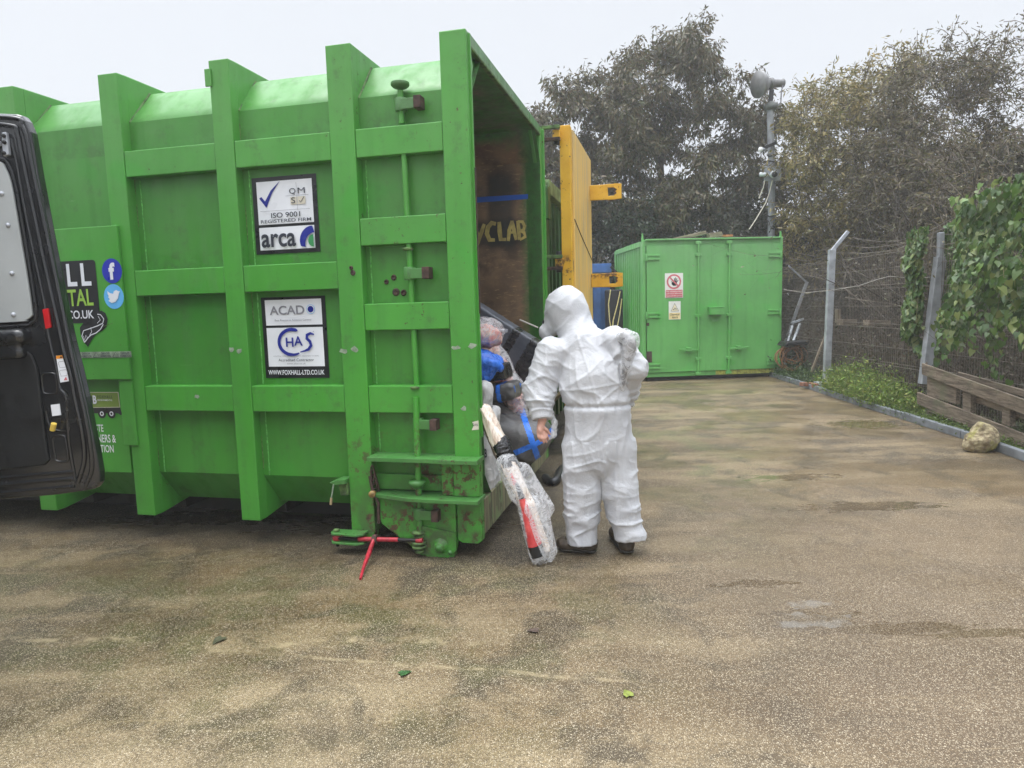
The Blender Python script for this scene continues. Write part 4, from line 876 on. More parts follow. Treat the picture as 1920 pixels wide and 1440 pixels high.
def pboard(x0, y0a, y0b, x1, y1a, y1b, th=.03, off=0, nm='board'):
    b = MB(); c4 = [pY(x0, y0a, off), pY(x1, y1a, off), pY(x1, y1b, off), pY(x0, y0b, off)]; V = [tuple(p) for p in c4] + [tuple(p + [th, 0, 0]) for p in c4]
    b.add(V, [(0, 1, 2, 3), (7, 6, 5, 4), (0, 4, 5, 1), (1, 5, 6, 2), (2, 6, 7, 3), (3, 7, 4, 0)], M['palwood']); b.build(nm, pl, .004)
pboard(1728, 681, 702, 1990, 775, 805); pboard(1719, 735, 757, 1990, 842, 880)
pboard(1738, 700, 742, 1792, 722, 758, .05, .035, 'plywood_face'); pboard(1805, 722, 768, 1820, 729, 774, .06, .035, 'upright'); pboard(1820, 733, 752, 1960, 777, 800, .03, .1); pboard(1878, 750, 795, 1893, 755, 800, .06, .035, 'upright')
pboard(1795, 697, 708, 1990, 752, 765, .03, .12); pboard(1738, 770, 776, 1990, 866, 880, .03, .1)
for k, (px, py, t_) in enumerate(((1571, 590, 'wooden post end'), (1590, 604, ''), (1645, 605, ''))):
    pass
plank('timber_block', 'upright timber stub behind the mesh nearest the first fence post', 'block', at(1571, 580, 11.9), at(1571, 605, 11.9), .07, .07, M['oldwood'], 'timber ends behind the mesh fence')
plank('timber_block', 'timber end behind the mesh just right of the first fence post', 'block', at(1575, 604, 11.8), at(1601, 604, 12.1), .12, .10, M['oldwood'], 'timber ends behind the mesh fence')
plank('timber_block', 'timber end behind the mesh midway between the two fence posts', 'block', at(1624, 605, 11.2), at(1664, 606, 11.5), .12, .09, M['oldwood'], 'timber ends behind the mesh fence')
plank('timber_stick', 'thin stick leaning beside the first fence post foot', 'stick', at(1521, 698, 12.3), at(1548, 628, 12.3), .035, .035, M['oldwood'])
plank('metal_pole', 'pale metal pole leaning beside the storage container, left one', 'pole', at(1475, 650, 13.6), at(1486, 611, 13.8), .04, .04, M['galv'], 'metal poles leaning beside the storage container')
plank('metal_pole', 'pale metal pole leaning beside the storage container, right one', 'pole', at(1486, 645, 13.4), at(1500, 607, 13.6), .045, .045, M['galv'], 'metal poles leaning beside the storage container')
plank('metal_pole', 'pale metal pole lying flat across the leaning ones by the container', 'pole', at(1484, 606, 13.5), at(1507, 598, 13.5), .04, .04, M['galv'], 'metal poles leaning beside the storage container')
b = MB(); b.prism([(-.22, 0), (.24, .02), (.28, .1), (-.16, .08)], 'y', -.2, .2, M['dark']); o = b.build('plastic_tray', None, .02); o.location = tuple(at(1484, 648, 13.2)); tag(o, 'dark upturned tray on top of the orange hose coil', 'tray')
b = MB(); hs_ = simple('dirty orange hose', (.26, .13, .06), .6, .3, 10); cc = at(1484, 668, 13.2)
Pp = []
for k in range(190):
    t = k * .29; r = .17 + .07 * math.sin(k * .137) + .03 * math.sin(k * .53); Pp.append((cc[0] + r * 1.15 * math.cos(t), cc[1] + .09 * math.sin(k * .21), max(.06, cc[2] + r * 1.05 * math.sin(t))))
b.tube(Pp, .012, hs_, 6); tag(b.build('hose_coil', fixn=False), 'tangled orange brown hose coil on the ground beside the storage container', 'hose')
rc = onz(1838, 846); V, F = sdf([('e', (0, 0, .12), np.eye(3), (.145, .12, .125)), ('e', (.02, 0, .2), np.eye(3), (.09, .08, .085)), ('e', (-.05, 0, .07), np.eye(3), (.1, .1, .08))], .008, .03)
V = relax(V, F, 1); Nn = vnormals(V, F); V = V + Nn * ((vn(V, 14, 1) - .5) * .05 + (ridge(V, 28, 3) - .5) * .014 + (vn(V, 70, 2) - .5) * .007)[:, None]; V[:, 2] = np.maximum(V[:, 2], 0)
m = NT('mossy sandstone'); c = m.mix(m.rng(m.noise(18, 6, .7), .35, .65), (.16, .12, .07), (.42, .36, .22)); c = m.mix(m.rng(m.noise(7, 5), .5, .62), c, (.24, .22, .07)); m.fin(c, .9, m.bump(m.noise(70, 6, .7), .9, .008))
o = fast_mesh('boulder', V, F, m.m, smooth=True); o.location = (rc[0], rc[1], 0); tag(o, 'rounded sandy boulder sitting against the kerb edging', 'boulder')
for k, (px, py) in enumerate(((1512, 722), (1527, 724))):
    b = MB(); b.box(-.11, .11, -.05, .05, 0, .065, simple('weathered brick', (.22, .1, .06), .9, .3, 30, .6)); o = b.build('loose_brick', None, .01); g0 = onz(px, py + 2, .05); o.location = tuple(g0); o.rotation_euler = (0, .05, .3 + k)
    tag(o, ('loose brick on the verge edge, the one nearer the container', 'loose brick on the verge edge, the one nearer the fence post')[k], 'brick', 'loose bricks on the verge')

# ================================================================== vegetation
def leafmat(name, cols, rough=.5, trans=.25):
    m = NT(name); g = m.n('ShaderNodeNewGeometry'); n_ = len(cols)
    c = m.ramp(g.outputs['Random Per Island'], [(i / max(1, n_ - 1), cc) for i, cc in enumerate(cols)])
    m.set(m.b.inputs['Base Color'], c); m.b.inputs['Roughness'].default_value = rough
    t = m.n('ShaderNodeBsdfTranslucent'); m.set(t.inputs['Color'], c); mxs = m.n('ShaderNodeMixShader'); mxs.inputs[0].default_value = trans
    m.t.links.new(m.b.outputs[0], mxs.inputs[1]); m.t.links.new(t.outputs[0], mxs.inputs[2]); m.t.links.new(mxs.outputs[0], m.out.inputs['Surface']); return m.m
def leaf_quads(C, D, ln, wd, up=None):
    """long folded leaves: centre base C, direction D"""
    n = len(C); D = D / (np.linalg.norm(D, axis=1, keepdims=True) + 1e-9); q = rng.normal(size=(n, 3)) if up is None else up
    X_ = np.cross(D, q); X_ /= np.linalg.norm(X_, axis=1, keepdims=True) + 1e-9; N_ = np.cross(X_, D)
    ln = np.broadcast_to(ln, n)[:, None]; wd = np.broadcast_to(wd, n)[:, None]
    V = np.stack([C, C + D*ln*.45 + X_*wd*.5 + N_*wd*.12, C + D*ln - N_*ln*.1, C + D*ln*.45 - X_*wd*.5 + N_*wd*.12], 1).reshape(-1, 3)
    return V, np.arange(n * 4).reshape(n, 4)
def in_poly(P, poly):
    x, y = P[:, 0], P[:, 1]; c = np.zeros(len(P), bool); n = len(poly)
    for i in range(n):
        x0, y0 = poly[i]; x1, y1 = poly[(i+1) % n]
        k = ((y0 > y) != (y1 > y)); xx = (x1-x0)*(y-y0)/((y1-y0) if y1 != y0 else 1e-9)+x0; c ^= k & (x < xx)
    return c
def edge_dist(P, poly):
    d = np.full(len(P), 1e9); n = len(poly)
    for i in range(n):
        a = np.array(poly[i], float); b_ = np.array(poly[(i+1) % n], float); ab = b_-a; t = np.clip(((P-a) @ ab)/(ab @ ab), 0, 1); d = np.minimum(d, np.linalg.norm(P-a-t[:, None]*ab, axis=1))
    return d
def clumps(poly, Y, thick, n, inset=0):
    """clump centres filling a crown whose outline and depth are given (outline in metres at distance Y)"""
    w_ = [at(px, py, Y) for px, py in poly]; pw = [(p[0], p[2]) for p in w_]; A = np.array(pw); lo, hi = A.min(0), A.max(0); out = []
    while len(out) < n:
        P = lo + rng.random((400, 2)) * (hi - lo); P = P[in_poly(P, pw)]; d = edge_dist(P, pw); P = P[d > inset]; d = d[d > inset]
        for p, e in zip(P, d):
            r = thick * min(1, math.sqrt(e / max(.3, thick * .8)) + .15); out.append((p[0], Y + rng.uniform(-r, r), p[1]))
    return np.array(out[:n])
def limbs(cl, base, top, r0, mat_, parent, name='branch', jit=.25):
    """trunk from base to top, then every clump joined to the nearest lower node"""
    T = [np.array(base) * (1-t) + np.array(top) * t + (0 if t in (0, 1) else 1) * rng.normal(size=3) * [.08, .08, 0] for t in np.linspace(0, 1, 9)]
    mb = MB(); mb.tube([tuple(p) for p in T], list(np.linspace(r0, r0 * .35, 9)), mat_, 10); mb.build('trunk', parent, fixn=False)
    nodes = [(p, r0 * (1 - .65 * i / 8)) for i, p in enumerate(T)]
    A = []; B_ = []; ra = []; rb_ = []
    order = np.argsort(np.linalg.norm(cl - np.array(T[3]), axis=1))
    for i in order:
        p = cl[i]; best = None
        NP = np.array([q[0] for q in nodes]); dz = p[2] - NP[:, 2]; cost = np.linalg.norm(NP - p, axis=1) + np.where(dz < .1, 2.5 * (0.1 - dz), 0); k = int(np.argmin(cost))
        q, r = nodes[k]; r1 = max(.008, min(r * .72, .05)); mid = (q + p) / 2 + rng.normal(size=3) * jit * np.linalg.norm(p - q) * .4 + [0, 0, .05]
        pts = [q, q*.5+mid*.5 + rng.normal(size=3)*.03, mid, mid*.5+p*.5 + rng.normal(size=3)*.03, p]; rs = np.linspace(r1, r1 * .5, 5)
        for j in range(4): A.append(pts[j]); B_.append(pts[j+1]); ra.append(rs[j]); rb_.append(rs[j+1])
        nodes.append((p, r1 * .6)); nodes.append((mid, r1 * .8))
    V, F = segs(A, B_, np.array(ra), np.array(rb_), 5); return fast_mesh(name, V, F, mat_, parent, smooth=True)
def crown(cl, rad, twigs, per, ln, wd, droop, mat_, tmat, parent, tl=None):
    n = len(cl); C = np.repeat(cl, twigs, 0); D = rng.normal(size=(len(C), 3)); D[:, 2] = D[:, 2] * .7 + .15; D /= np.linalg.norm(D, axis=1, keepdims=True)
    R0 = rad * rng.uniform(.5, 1.25, (len(C), 1)); E = C + D * R0; MID = C + D * R0 * .5 + [0, 0, .04]
    V1, F1 = segs(np.concatenate([C, MID]), np.concatenate([MID, E]), .008, .005, 3)
    t = rng.random((len(C), per, 1)) ** .7; P = (C[:, None] + (E - C)[:, None] * t + rng.normal(size=(len(C), per, 3)) * rad * .13).reshape(-1, 3)
    Dl = np.repeat(D, per, 0) * .6 + rng.normal(size=P.shape) * .55; Dl[:, 2] -= droop
    s_ = rng.uniform(.6, 1.25, len(P)); V2, F2 = leaf_quads(P, Dl, ln * s_, wd * s_)
    fast_mesh('twigs', V1, F1, tmat, parent); return fast_mesh('crown', V2, F2, mat_, parent)
bark = simple('grey brown bark', (.06, .05, .04), .9, .35, 12, .6, 40)
cher = leafmat('cherry leaves', [(.045, .036, .016), (.095, .070, .030), (.05, .062, .018), (.14, .092, .045), (.07, .085, .028), (.18, .145, .065)], .45)

# the tall tree behind the storage container
Yt_ = 18.5
poly = [(985, 215), (1010, 180), (1035, 160), (1070, 165), (1095, 150), (1120, 118), (1150, 130), (1170, 112), (1185, 70), (1215, 60), (1235, 72), (1262, 55), (1300, 62), (1335, 82), (1362, 110), (1372, 140), (1400, 160), (1425, 178), (1440, 210), (1470, 215), (1485, 250), (1475, 290), (1455, 330), (1460, 400), (1440, 520), (1060, 540), (960, 420)]
t = thing('tall_tree', 'tall grey brown drooping leaved tree rising behind the yellow door and storage container', 'tree', tuple(onz(1255, 640) * 0 + [3.9, Yt_, 0])); T0 = np.array([3.9, Yt_, 0])
cl = clumps(poly, Yt_, 1.9, 360, .12) - T0
limbs(cl, (0, 0, 0), (.35, 0, 6.8), .17, bark, t); crown(cl, .52, 7, 36, .155, .045, .95, cher, bark, t)
# evergreen shrub mass under it
for nm, lab, X0, poly, n_, cols in (
    ('laurel_bush', 'dark glossy bush under the tall tree, behind the storage container roof at left', 2.8, [(1080, 400), (1110, 385), (1150, 378), (1210, 390), (1255, 400), (1290, 430), (1300, 620), (1080, 620)], 90, [(.012, .022, .009), (.03, .05, .018), (.018, .03, .012), (.06, .085, .04)]),
    ('elder_bush', 'dark thin leaved bush behind the storage container roof near the lamp pole', 5.9, [(1270, 400), (1320, 370), (1370, 380), (1420, 360), (1480, 380), (1530, 430), (1540, 650), (1270, 640)], 110, [(.02, .022, .012), (.04, .04, .022), (.055, .06, .03), (.02, .028, .012)])):
    t = thing(nm, lab, 'bush', (X0, 17.4, 0)); cl = clumps(poly, 17.4, 1., n_, .1) - [X0, 17.4, 0]
    limbs(cl, (0, 0, 0), (.1, 0, 1.8), .07, bark, t); crown(cl, .45, 7, 24, .12, .045, .5, leafmat(nm + ' leaves', cols, .4), bark, t)

# the hedge bank behind the fence: four leafing trees and bare thickets
oli = [(.10, .085, .045), (.05, .05, .022), (.15, .125, .07), (.07, .075, .03), (.20, .165, .10)]
brn = [(.09, .065, .032), (.045, .042, .016), (.15, .115, .055), (.075, .085, .022), (.23, .18, .085)]
HT = simple('pale hedge twigs', (.13, .105, .08), .85, .4, 12, 0)
def ttree(lab, X0, Y, poly, n_, cols, rad=.5, tw=7, per=20, ln=.10, wd=.03, r0=.09, thick=1.3, h=None, name='hedge_tree', droop=.5):
    z0 = vz(X0, Y); t = thing(name, lab, 'tree', (X0, Y, z0), group='trees of the hedge bank'); o_ = np.array([X0, Y, z0])
    cl = clumps(poly, Y, thick, n_, .1) - o_; limbs(cl, (0, 0, -.3), (.1, 0, h or np.percentile(cl[:, 2], 75)), r0, bark, t); crown(cl, rad, tw, int(per * .8), ln, wd, droop, leafmat('hedge leaves', cols, .5), HT, t)
ttree('pale olive leaved tree just right of the lamp pole, tallest over the storage container corner', 8.2, 16.2, [(1470, 260), (1490, 215), (1505, 165), (1535, 135), (1570, 160), (1600, 120), (1640, 128), (1660, 100), (1700, 110), (1730, 200), (1720, 420), (1640, 520), (1480, 520), (1450, 400)], 280, [(.27, .20, .06), (.12, .115, .03), (.36, .28, .11), (.16, .17, .045)], .48, 7, 20, .13, .035)
ttree('buff leaved tree behind the first fence post, middle of the hedge', 9.6, 14.2, [(1640, 190), (1680, 110), (1720, 95), (1750, 75), (1790, 110), (1830, 90), (1860, 200), (1840, 500), (1640, 520), (1600, 350)], 260, brn, .45, 7, 18, .10, .028)
ttree('brown twiggy tree filling the upper right corner above the climber', 10.6, 13.0, [(1800, 130), (1835, 60), (1860, 45), (1900, 15), (1950, 0), (2150, -20), (2200, 500), (1780, 520)], 270, brn, .45, 7, 16, .09, .026)
ttree('sparse leaning tree near the climber covered fence', 8.3, 10.3, [(1700, 330), (1760, 240), (1830, 230), (1900, 200), (2100, 160), (2150, 560), (1700, 560)], 110, brn, .38, 7, 16, .075, .022, .06, .8)

def thicket(base_fn, n, hmin, hmax, lean, r0, seed):
    g = np.random.default_rng(seed); A = []; B_ = []; ra = []; rb_ = []; ends = []
    def shoot(p, d, L_, r, lev):
        k = 6 if lev == 0 else 4; st = L_ / k
        for j in range(k):
            d = d + g.normal(size=3) * (.13 if lev == 0 else .2); d[2] += .02; d = d / np.linalg.norm(d); q = p + d * st; r1 = r * (1 - .75 / k)
            A.append(p); B_.append(q); ra.append(r); rb_.append(r1)
            if lev < 2 and (lev > 0 or j > 0):
                for _ in range(g.integers(1, 4 if lev == 0 else 3)):
                    s = d + g.normal(size=3) * .8; s /= np.linalg.norm(s); shoot(p + (q - p) * g.random(), s, L_ * g.uniform(.25, .5), r1 * .55, lev + 1)
            p = q; r = r1
        ends.append((p, d))
    for _ in range(n):
        p = base_fn(g); d = np.array([lean[0] + g.normal() * .35, lean[1] + g.normal() * .3, 1.]); d /= np.linalg.norm(d); shoot(p, d, g.uniform(hmin, hmax), r0 * g.uniform(.6, 1.3), 0)
    return np.array(A), np.array(B_), np.array(ra), np.array(rb_), ends
twm = leafmat('bare twigs', [(.10, .08, .06), (.035, .028, .02), (.17, .145, .11), (.05, .04, .03), (.30, .26, .21)], .7, 0)
for lab, bx, by, n, hm, hM, ln_, sd_ in (
    ('tall thicket of bare shoots just behind the mesh fence nearest the storage container', (7.9, 9.6), (12.0, 14.5), 30, 1.8, 3.6, (-.3, .1), 1),
    ('tall thicket of bare shoots behind the middle of the mesh fence', (7.0, 8.9), (9.6, 11.8), 38, 1.8, 3.4, (-.4, -.2), 2),
    ('tall thicket of bare shoots rising over the climber at the right edge', (7.2, 9.2), (7.8, 9.6), 34, 1.6, 2.9, (-.35, 0), 3)):
    cx, cy = (bx[0] + bx[1]) / 2, (by[0] + by[1]) / 2; z0 = vz(cx, cy)
    t = thing('bare_shrub', lab, 'shrub', (cx, cy, z0), group='bare thickets behind the fence')
    A, B_, ra, rb_, ends = thicket(lambda g: np.array([(x := g.uniform(*bx)) - cx, (y := g.uniform(*by)) - cy, vz(x, y) - z0 - .05]), n, hm, hM, ln_, .021, sd_)
    V, F = segs(A, B_, ra, rb_, 3); fast_mesh('stems', V, F, twm, t)
    P = np.array([e[0] for e in ends]); k = rng.random(len(P)) < .55; V, F = leaf_quads(P[k], rng.normal(size=(k.sum(), 3)) + [0, 0, -.3], rng.uniform(.04, .085, k.sum()), .026); fast_mesh('foliage', V, F, leafmat('last leaves', [(.16, .14, .09), (.10, .11, .05), (.25, .22, .15)]), t)
# brambles and dead growth right behind the mesh
A = []; B_ = []; r_ = []
g = np.random.default_rng(11); nB = 1900
xb = g.uniform(0.05, 1.6, nB); yb = g.uniform(5.5, 15.5, nB); z0 = np.zeros(nB)
base = np.stack([np.array([fx(y) for y in yb]) + .12 + xb, yb, np.array([vz(fx(y) + x, y) for x, y in zip(xb, yb)])], 1)
hh = g.uniform(.4, 2.1, nB) * (.5 + .5 * vn(base * [0, 1, 0], 1.3, 2)); D = g.normal(size=(nB, 3)) * [.3, .35, .1] + [.15, 0, 1]; D /= np.linalg.norm(D, axis=1, keepdims=True)
p = base.copy()
for j in range(6):
    q = p + D * (hh / 6)[:, None]; A.append(p); B_.append(q); r_.append(np.full(nB, .0045 - .0005 * j)); p = q; D = D + g.normal(size=D.shape) * .16; D[:, 2] -= .09; D /= np.linalg.norm(D, axis=1, keepdims=True)
AA = np.concatenate(A); BB = np.concatenate(B_); V, F = segs(AA, BB, np.concatenate(r_), np.concatenate(r_) * .9, 3)
br = tag(fast_mesh('brambles', V, F, leafmat('bramble stems', [(.05, .036, .026), (.10, .075, .055), (.03, .022, .016)], .8, 0)), 'brown tangle of brambles and dead stems behind the mesh fence', 'brambles', kind='stuff')
k = g.integers(0, len(AA), 26000); Pl = AA[k] + g.normal(size=(len(k), 3)) * .06; V, F = leaf_quads(Pl, g.normal(size=Pl.shape) + [0, 0, -.4], g.uniform(.03, .075, len(k)), g.uniform(.02, .04, len(k)))
fast_mesh('bramble_leaves', V, F, leafmat('bramble leaves', [(.06, .04, .025), (.028, .024, .014), (.10, .07, .042), (.045, .06, .025), (.13, .10, .065), (.022, .034, .016)], .6), br)
# dark wood mass farther up the bank
g = np.random.default_rng(12); nW = 46000
yw = g.uniform(9, 24, nW); xw = np.array([fx(y) for y in yw]) + 2.2 + g.random(nW) * 7
zt = 1.5 + 3.2 * vn(np.stack([xw, yw, xw * 0], 1), .45, 4); zw = np.array([vz(x, y) for x, y in zip(xw, yw)]) + g.random(nW) * zt
P = np.stack([xw, yw, zw], 1); V, F = leaf_quads(P, g.normal(size=P.shape) + [0, 0, -.5], g.uniform(.1, .24, nW), g.uniform(.05, .11, nW))
tag(fast_mesh('undergrowth', V, F, leafmat('undergrowth', [(.03, .027, .016), (.055, .048, .028), (.02, .024, .012), (.085, .075, .045)], .6)), 'dense dark undergrowth filling the hedge bank', 'undergrowth', kind='stuff')
g = np.random.default_rng(13); nW = 16000
P = np.stack([g.uniform(-2, 9, nW), g.uniform(21, 25, nW), g.random(nW) ** .8 * 2.9], 1); V, F = leaf_quads(P, g.normal(size=P.shape) + [0, 0, -.5], g.uniform(.16, .34, nW), g.uniform(.08, .16, nW))
tag(fast_mesh('far_hedge', V, F, leafmat('far hedge', [(.025, .028, .015), (.05, .05, .028), (.018, .022, .01)], .6)), 'dark far hedge closing the yard behind the containers', 'hedge', kind='stuff')

# climber hanging over the fence at the right
vine = thing('climbing_vine', 'bright green heart leaved climber draped over the fence at the right edge', 'climber', (5.5, 6.9, .05))
VO = np.array([5.5, 6.9, .05]); g = np.random.default_rng(21)
def vine_pts(n, back=0.):
    out = []
    while len(out) < n:
        y = np.concatenate([g.uniform(4.2, 9.1, 420), g.uniform(8.4, 9.1, 300)]); z = g.uniform(.5, 2.95, 720)
        top = np.interp(y, [4.2, 6.2, 7.0, 7.8, 8.4, 8.8, 9.2, 9.6], [2.95, 2.8, 2.66, 2.6, 2.56, 2.5, 2.36, 1.95]) + .34 * (vn(np.stack([y, y*0, y*0], 1), 4, 5) - .5)
        bot = np.interp(y, [4.2, 6.0, 6.6, 7.4, 8.2, 8.55, 8.75, 9.2, 9.6], [1.25, 1.25, 1.2, 1.15, 1.0, .75, .75, 1.0, 1.5]) + .5 * (vn(np.stack([y, y*0, y*0], 1), 4, 6) - .5)
        k = (z < top) & (z > bot); gap = vn(np.stack([y, z, z*0], 1), 3.2, 9); k &= (gap > .36 - .2 * (z > 1.7)) 
        for a, c_ in zip(y[k], z[k]):
            bulge = .08 + .42 * float(vn(np.array([a, c_, 2.]), 3.3, 8)) ** 1.5 + .20 * min(1, max(0, (2.7 - c_)) * 1.4) * (.4 + .9 * float(vn(np.array([a, c_, 0]), 1.6, 3))) if c_ > 1.0 else .1 + .12 * c_
            bulge *= min(1, max(-.6, (8.1 - a) * 2.2)) if a < 8.8 else .4; out.append((fx(a) + .02 - bulge * g.uniform(.35, 1.) + (.10 if 8.1 < a < 8.5 else .13 if 8.5 <= a < 8.8 else .05 if a >= 8.8 else 0), a, c_))
    return np.array(out[:n])
def heart(C, D, N_, s):
    """heart-shaped leaves of six points, two quads each side of the midrib"""
    n = len(C); D = D / np.linalg.norm(D, axis=1, keepdims=True); X_ = np.cross(D, N_); X_ /= np.linalg.norm(X_, axis=1, keepdims=True); N2 = np.cross(X_, D); s = s[:, None]
    pts = [C, C + D*s*.02, C + X_*s*.30 - D*s*.16 + N2*s*.05, C + X_*s*.42 + D*s*.22 + N2*s*.10, C + X_*s*.2 + D*s*.68 + N2*s*.03, C + D*s*1.0 - N2*s*.12, C - X_*s*.30 - D*s*.16 + N2*s*.05, C - X_*s*.42 + D*s*.22 + N2*s*.10, C - X_*s*.2 + D*s*.68 + N2*s*.03, C + D*s*.35]
    V = np.stack(pts, 1).reshape(-1, 3); b0 = (np.arange(n) * 10)[:, None]
    F = np.concatenate([b0 + np.array([[0, 2, 3, 9]]), b0 + np.array([[9, 3, 4, 5]]), b0 + np.array([[0, 9, 7, 6]]), b0 + np.array([[9, 5, 8, 7]])]); return V, F
C = vine_pts(10500) - VO; nn = len(C); D = g.normal(size=(nn, 3)) * [.35, .55, .4] + [-.25, 0, -1.]; N_ = g.normal(size=(nn, 3)) * .55 + [-.6, -.45, .6]
V, F = heart(C, D, N_, g.uniform(.04, .105, nn))
vl = leafmat('climber leaves', [(.028, .068, .012), (.07, .15, .024), (.04, .095, .016), (.13, .23, .045), (.05, .09, .024), (.22, .27, .08), (.03, .075, .016)], .38, .3)
fast_mesh('foliage', V, F, vl, vine, smooth=True)
k = g.integers(0, nn, 260); A = C[k]; B_ = A + g.normal(size=A.shape) * [.05, .12, .3]; V, F = segs(A, B_, .003, .002, 4); fast_mesh('stems', V, F, simple('climber stems', (.14, .12, .05), .7), vine)
for px, py in ((1883, 457),):
    c0 = at(px, py, 6.9) - VO; b = MB(); b.lathe([(.05, .004), (.02, .012), (0, .035), (-.006, .042)], tuple(c0), (1, .9, 0), simple('white petals', (.85, .85, .85), .5), 12); b.build('flower', vine, fixn=False)
# hanging trails of the climber
tr = []
for k in range(14):
    y = g.uniform(6.2, 8.7); z = g.uniform(1.1, 1.5); 
    for j in range(int(g.integers(5, 14))): tr.append((fx(y) - .08 + g.normal() * .03, y + g.normal() * .04, z - j * .045))
C = np.array(tr) - VO; D = g.normal(size=C.shape) * .4 + [0, 0, -1]; V, F = heart(C, D, g.normal(size=C.shape) * .4 + [-.7, -.4, .4], g.uniform(.05, .1, len(C))); fast_mesh('trailing_leaves', V, F, vl, vine, smooth=True)
# weeds on the verge
def weeds(n, cx, cy, sx, sy, h, cols, lab, seed, ln=.05, nm='weeds'):
    g = np.random.default_rng(seed); th = g.uniform(0, 6.28, n); rr = np.sqrt(g.random(n)); x = cx + sx*rr*np.cos(th); y = cy + sy*rr*np.sin(th)
    x = np.maximum(x, [kx(v) + .05 for v in y]); hh = h * (1 - .6*rr) * g.uniform(.4, 1.1, n); B0 = np.stack([x, y, np.full(n, .04)], 1); T_ = B0 + np.stack([g.normal(size=n)*.1*h/.4, g.normal(size=n)*.1*h/.4, hh], 1)
    V1, F1 = segs(B0, T_, .0025, .0012, 3); per = 9; t = g.random((n, per, 1)) ** .7; P = (B0[:, None] + (T_-B0)[:, None]*t + g.normal(size=(n, per, 3))*.03).reshape(-1, 3)
    s = g.uniform(.5, 1.3, len(P)); V2, F2 = leaf_quads(P, g.normal(size=P.shape) + [-.2, -.3, .35], ln*s, ln*.42*s); m1 = leafmat(nm, cols, .5)
    V = np.concatenate([V1, V2]); F = np.concatenate([F1, F2 + len(V1)]); return tag(fast_mesh(nm, V, F, m1), lab, 'weeds', kind='stuff')
wc = [(.06, .12, .02), (.14, .24, .035), (.24, .34, .05), (.07, .10, .03), (.36, .38, .09)]
weeds(620, 5.2, 10.1, .42, .95, .68, wc, 'bright green weed clump in front of the mesh left of the pallet', 31)
weeds(300, 5.2, 9.25, .3, .5, .42, wc, 'green weeds against the pallet end', 32)
weeds(330, 5.45, 12.9, .38, 1.3, .35, [(.04, .08, .02), (.08, .13, .04), (.03, .06, .02)], 'dull green weeds beside the storage container foot', 33)
weeds(160, 5.5, 11.3, .25, .5, .5, wc, 'leggy weeds round the first fence post foot', 34)
weeds(220, 5.25, 6.6, .3, 1.2, .16, [(.05, .08, .03), (.09, .12, .05), (.14, .15, .09)], 'low grey green weeds under the pallet', 35, .035)
weeds(260, 5.9, 13.7, .5, 1., .9, [(.02, .035, .015), (.04, .06, .03), (.06, .07, .045)], 'dark ivy like growth behind the hose coil', 36, .08)
weeds(900, 4.98, 7.9, .16, 2.6, .05, [(.08, .14, .02), (.12, .18, .03), (.05, .09, .02)], 'short moss and grass along the verge', 37, .03, 'verge_grass')

# fallen leaves on the yard
for k, (px, py, s, c_, lab) in enumerate(((751, 1265, .035, (.02, .07, .015), 'small dark green leaf lying flat in the middle foreground'), (1180, 1306, .034, (.16, .19, .03), 'yellow green leaf with a dark edge on the right foreground'), (1008, 1183, .036, (.06, .04, .03), 'dull brown leaf on the yard below the leaning bag'), (417, 1196, .045, (.05, .05, .025), 'long olive brown leaf on the left foreground'))):
    g0 = onz(px, py, .004); V, F = heart(np.array([[0, 0, .006]]), np.array([[1., .2, .02]]), np.array([[0, 0, 1.]]), np.array([s * 1.5])); V[:, 2] *= .5
    o = fast_mesh('fallen_leaf', V, F, simple('fallen leaf %d' % k, c_, .5, .3, 60), smooth=True); o.location = tuple(g0); o.rotation_euler = (0, 0, k * 1.3 + .3); tag(o, lab, 'leaf', 'leaves fallen on the yard')


# ================================================================== van with its rear door swung open
M['vanpaint'] = (lambda m: m.fin(m.mix(m.rng(m.noise(9, 4), .3, .7), (.006, .0065, .008), (.012, .013, .015)), m.rng(m.noise(5, 4), .3, .7, .14, .30), m.bump(m.noise(3, 2), .2, .01), **{'Coat Weight': .6, 'Coat Roughness': .12}))(NT('dark grey car paint'))
M['vanflat'] = simple('dusty black door trim', (.006, .007, .008), .5, .4, 9, .15)
van = thing('van', 'dark van at the left edge with its rear door open showing the inner door panel', 'van', (-2.95, 3.2, 0))
VR = np.array([-2.95, 3.2, 0])
YD = 3.2
def vd(px, py): p = at(px, py, YD) - VR; return (p[0], p[2])
b = MB(); out = [(-330, 190), (-100, 207), (30, 213), (40, 216), (48, 226), (57, 247), (62, 275), (71, 330), (84, 400), (97, 468), (111, 540), (123, 595), (133, 640), (146, 690), (159, 745), (170, 800), (180, 850), (186, 885), (186, 905), (178, 917), (150, 922), (100, 929), (0, 937), (-330, 962)]
b.prism([vd(*p) for p in out], 'y', 0, .055, M['vanpaint']); door = b.build('rear_door', van, .012, 3)
def vt(pts, r, mm, name, dy=0., n=8, fl=1.):
    mb = MB(); mb.tube([(vd(*p)[0], dy, vd(*p)[1]) for p in pts], r, mm, n); return mb.build(name, door, fixn=False)
def smoothp(pts, k=6):
    P = np.array(pts, float); out = []
    for i in range(len(P) - 1):
        p0 = P[max(i-1, 0)]; p1, p2 = P[i], P[i+1]; p3 = P[min(i+2, len(P)-1)]
        for t in np.arange(k) / k: out.append(tuple(.5*((2*p1)+(-p0+p2)*t+(2*p0-5*p1+4*p2-p3)*t*t+(-p0+3*p1-3*p2+p3)*t**3)))
    return out + [tuple(P[-1])]
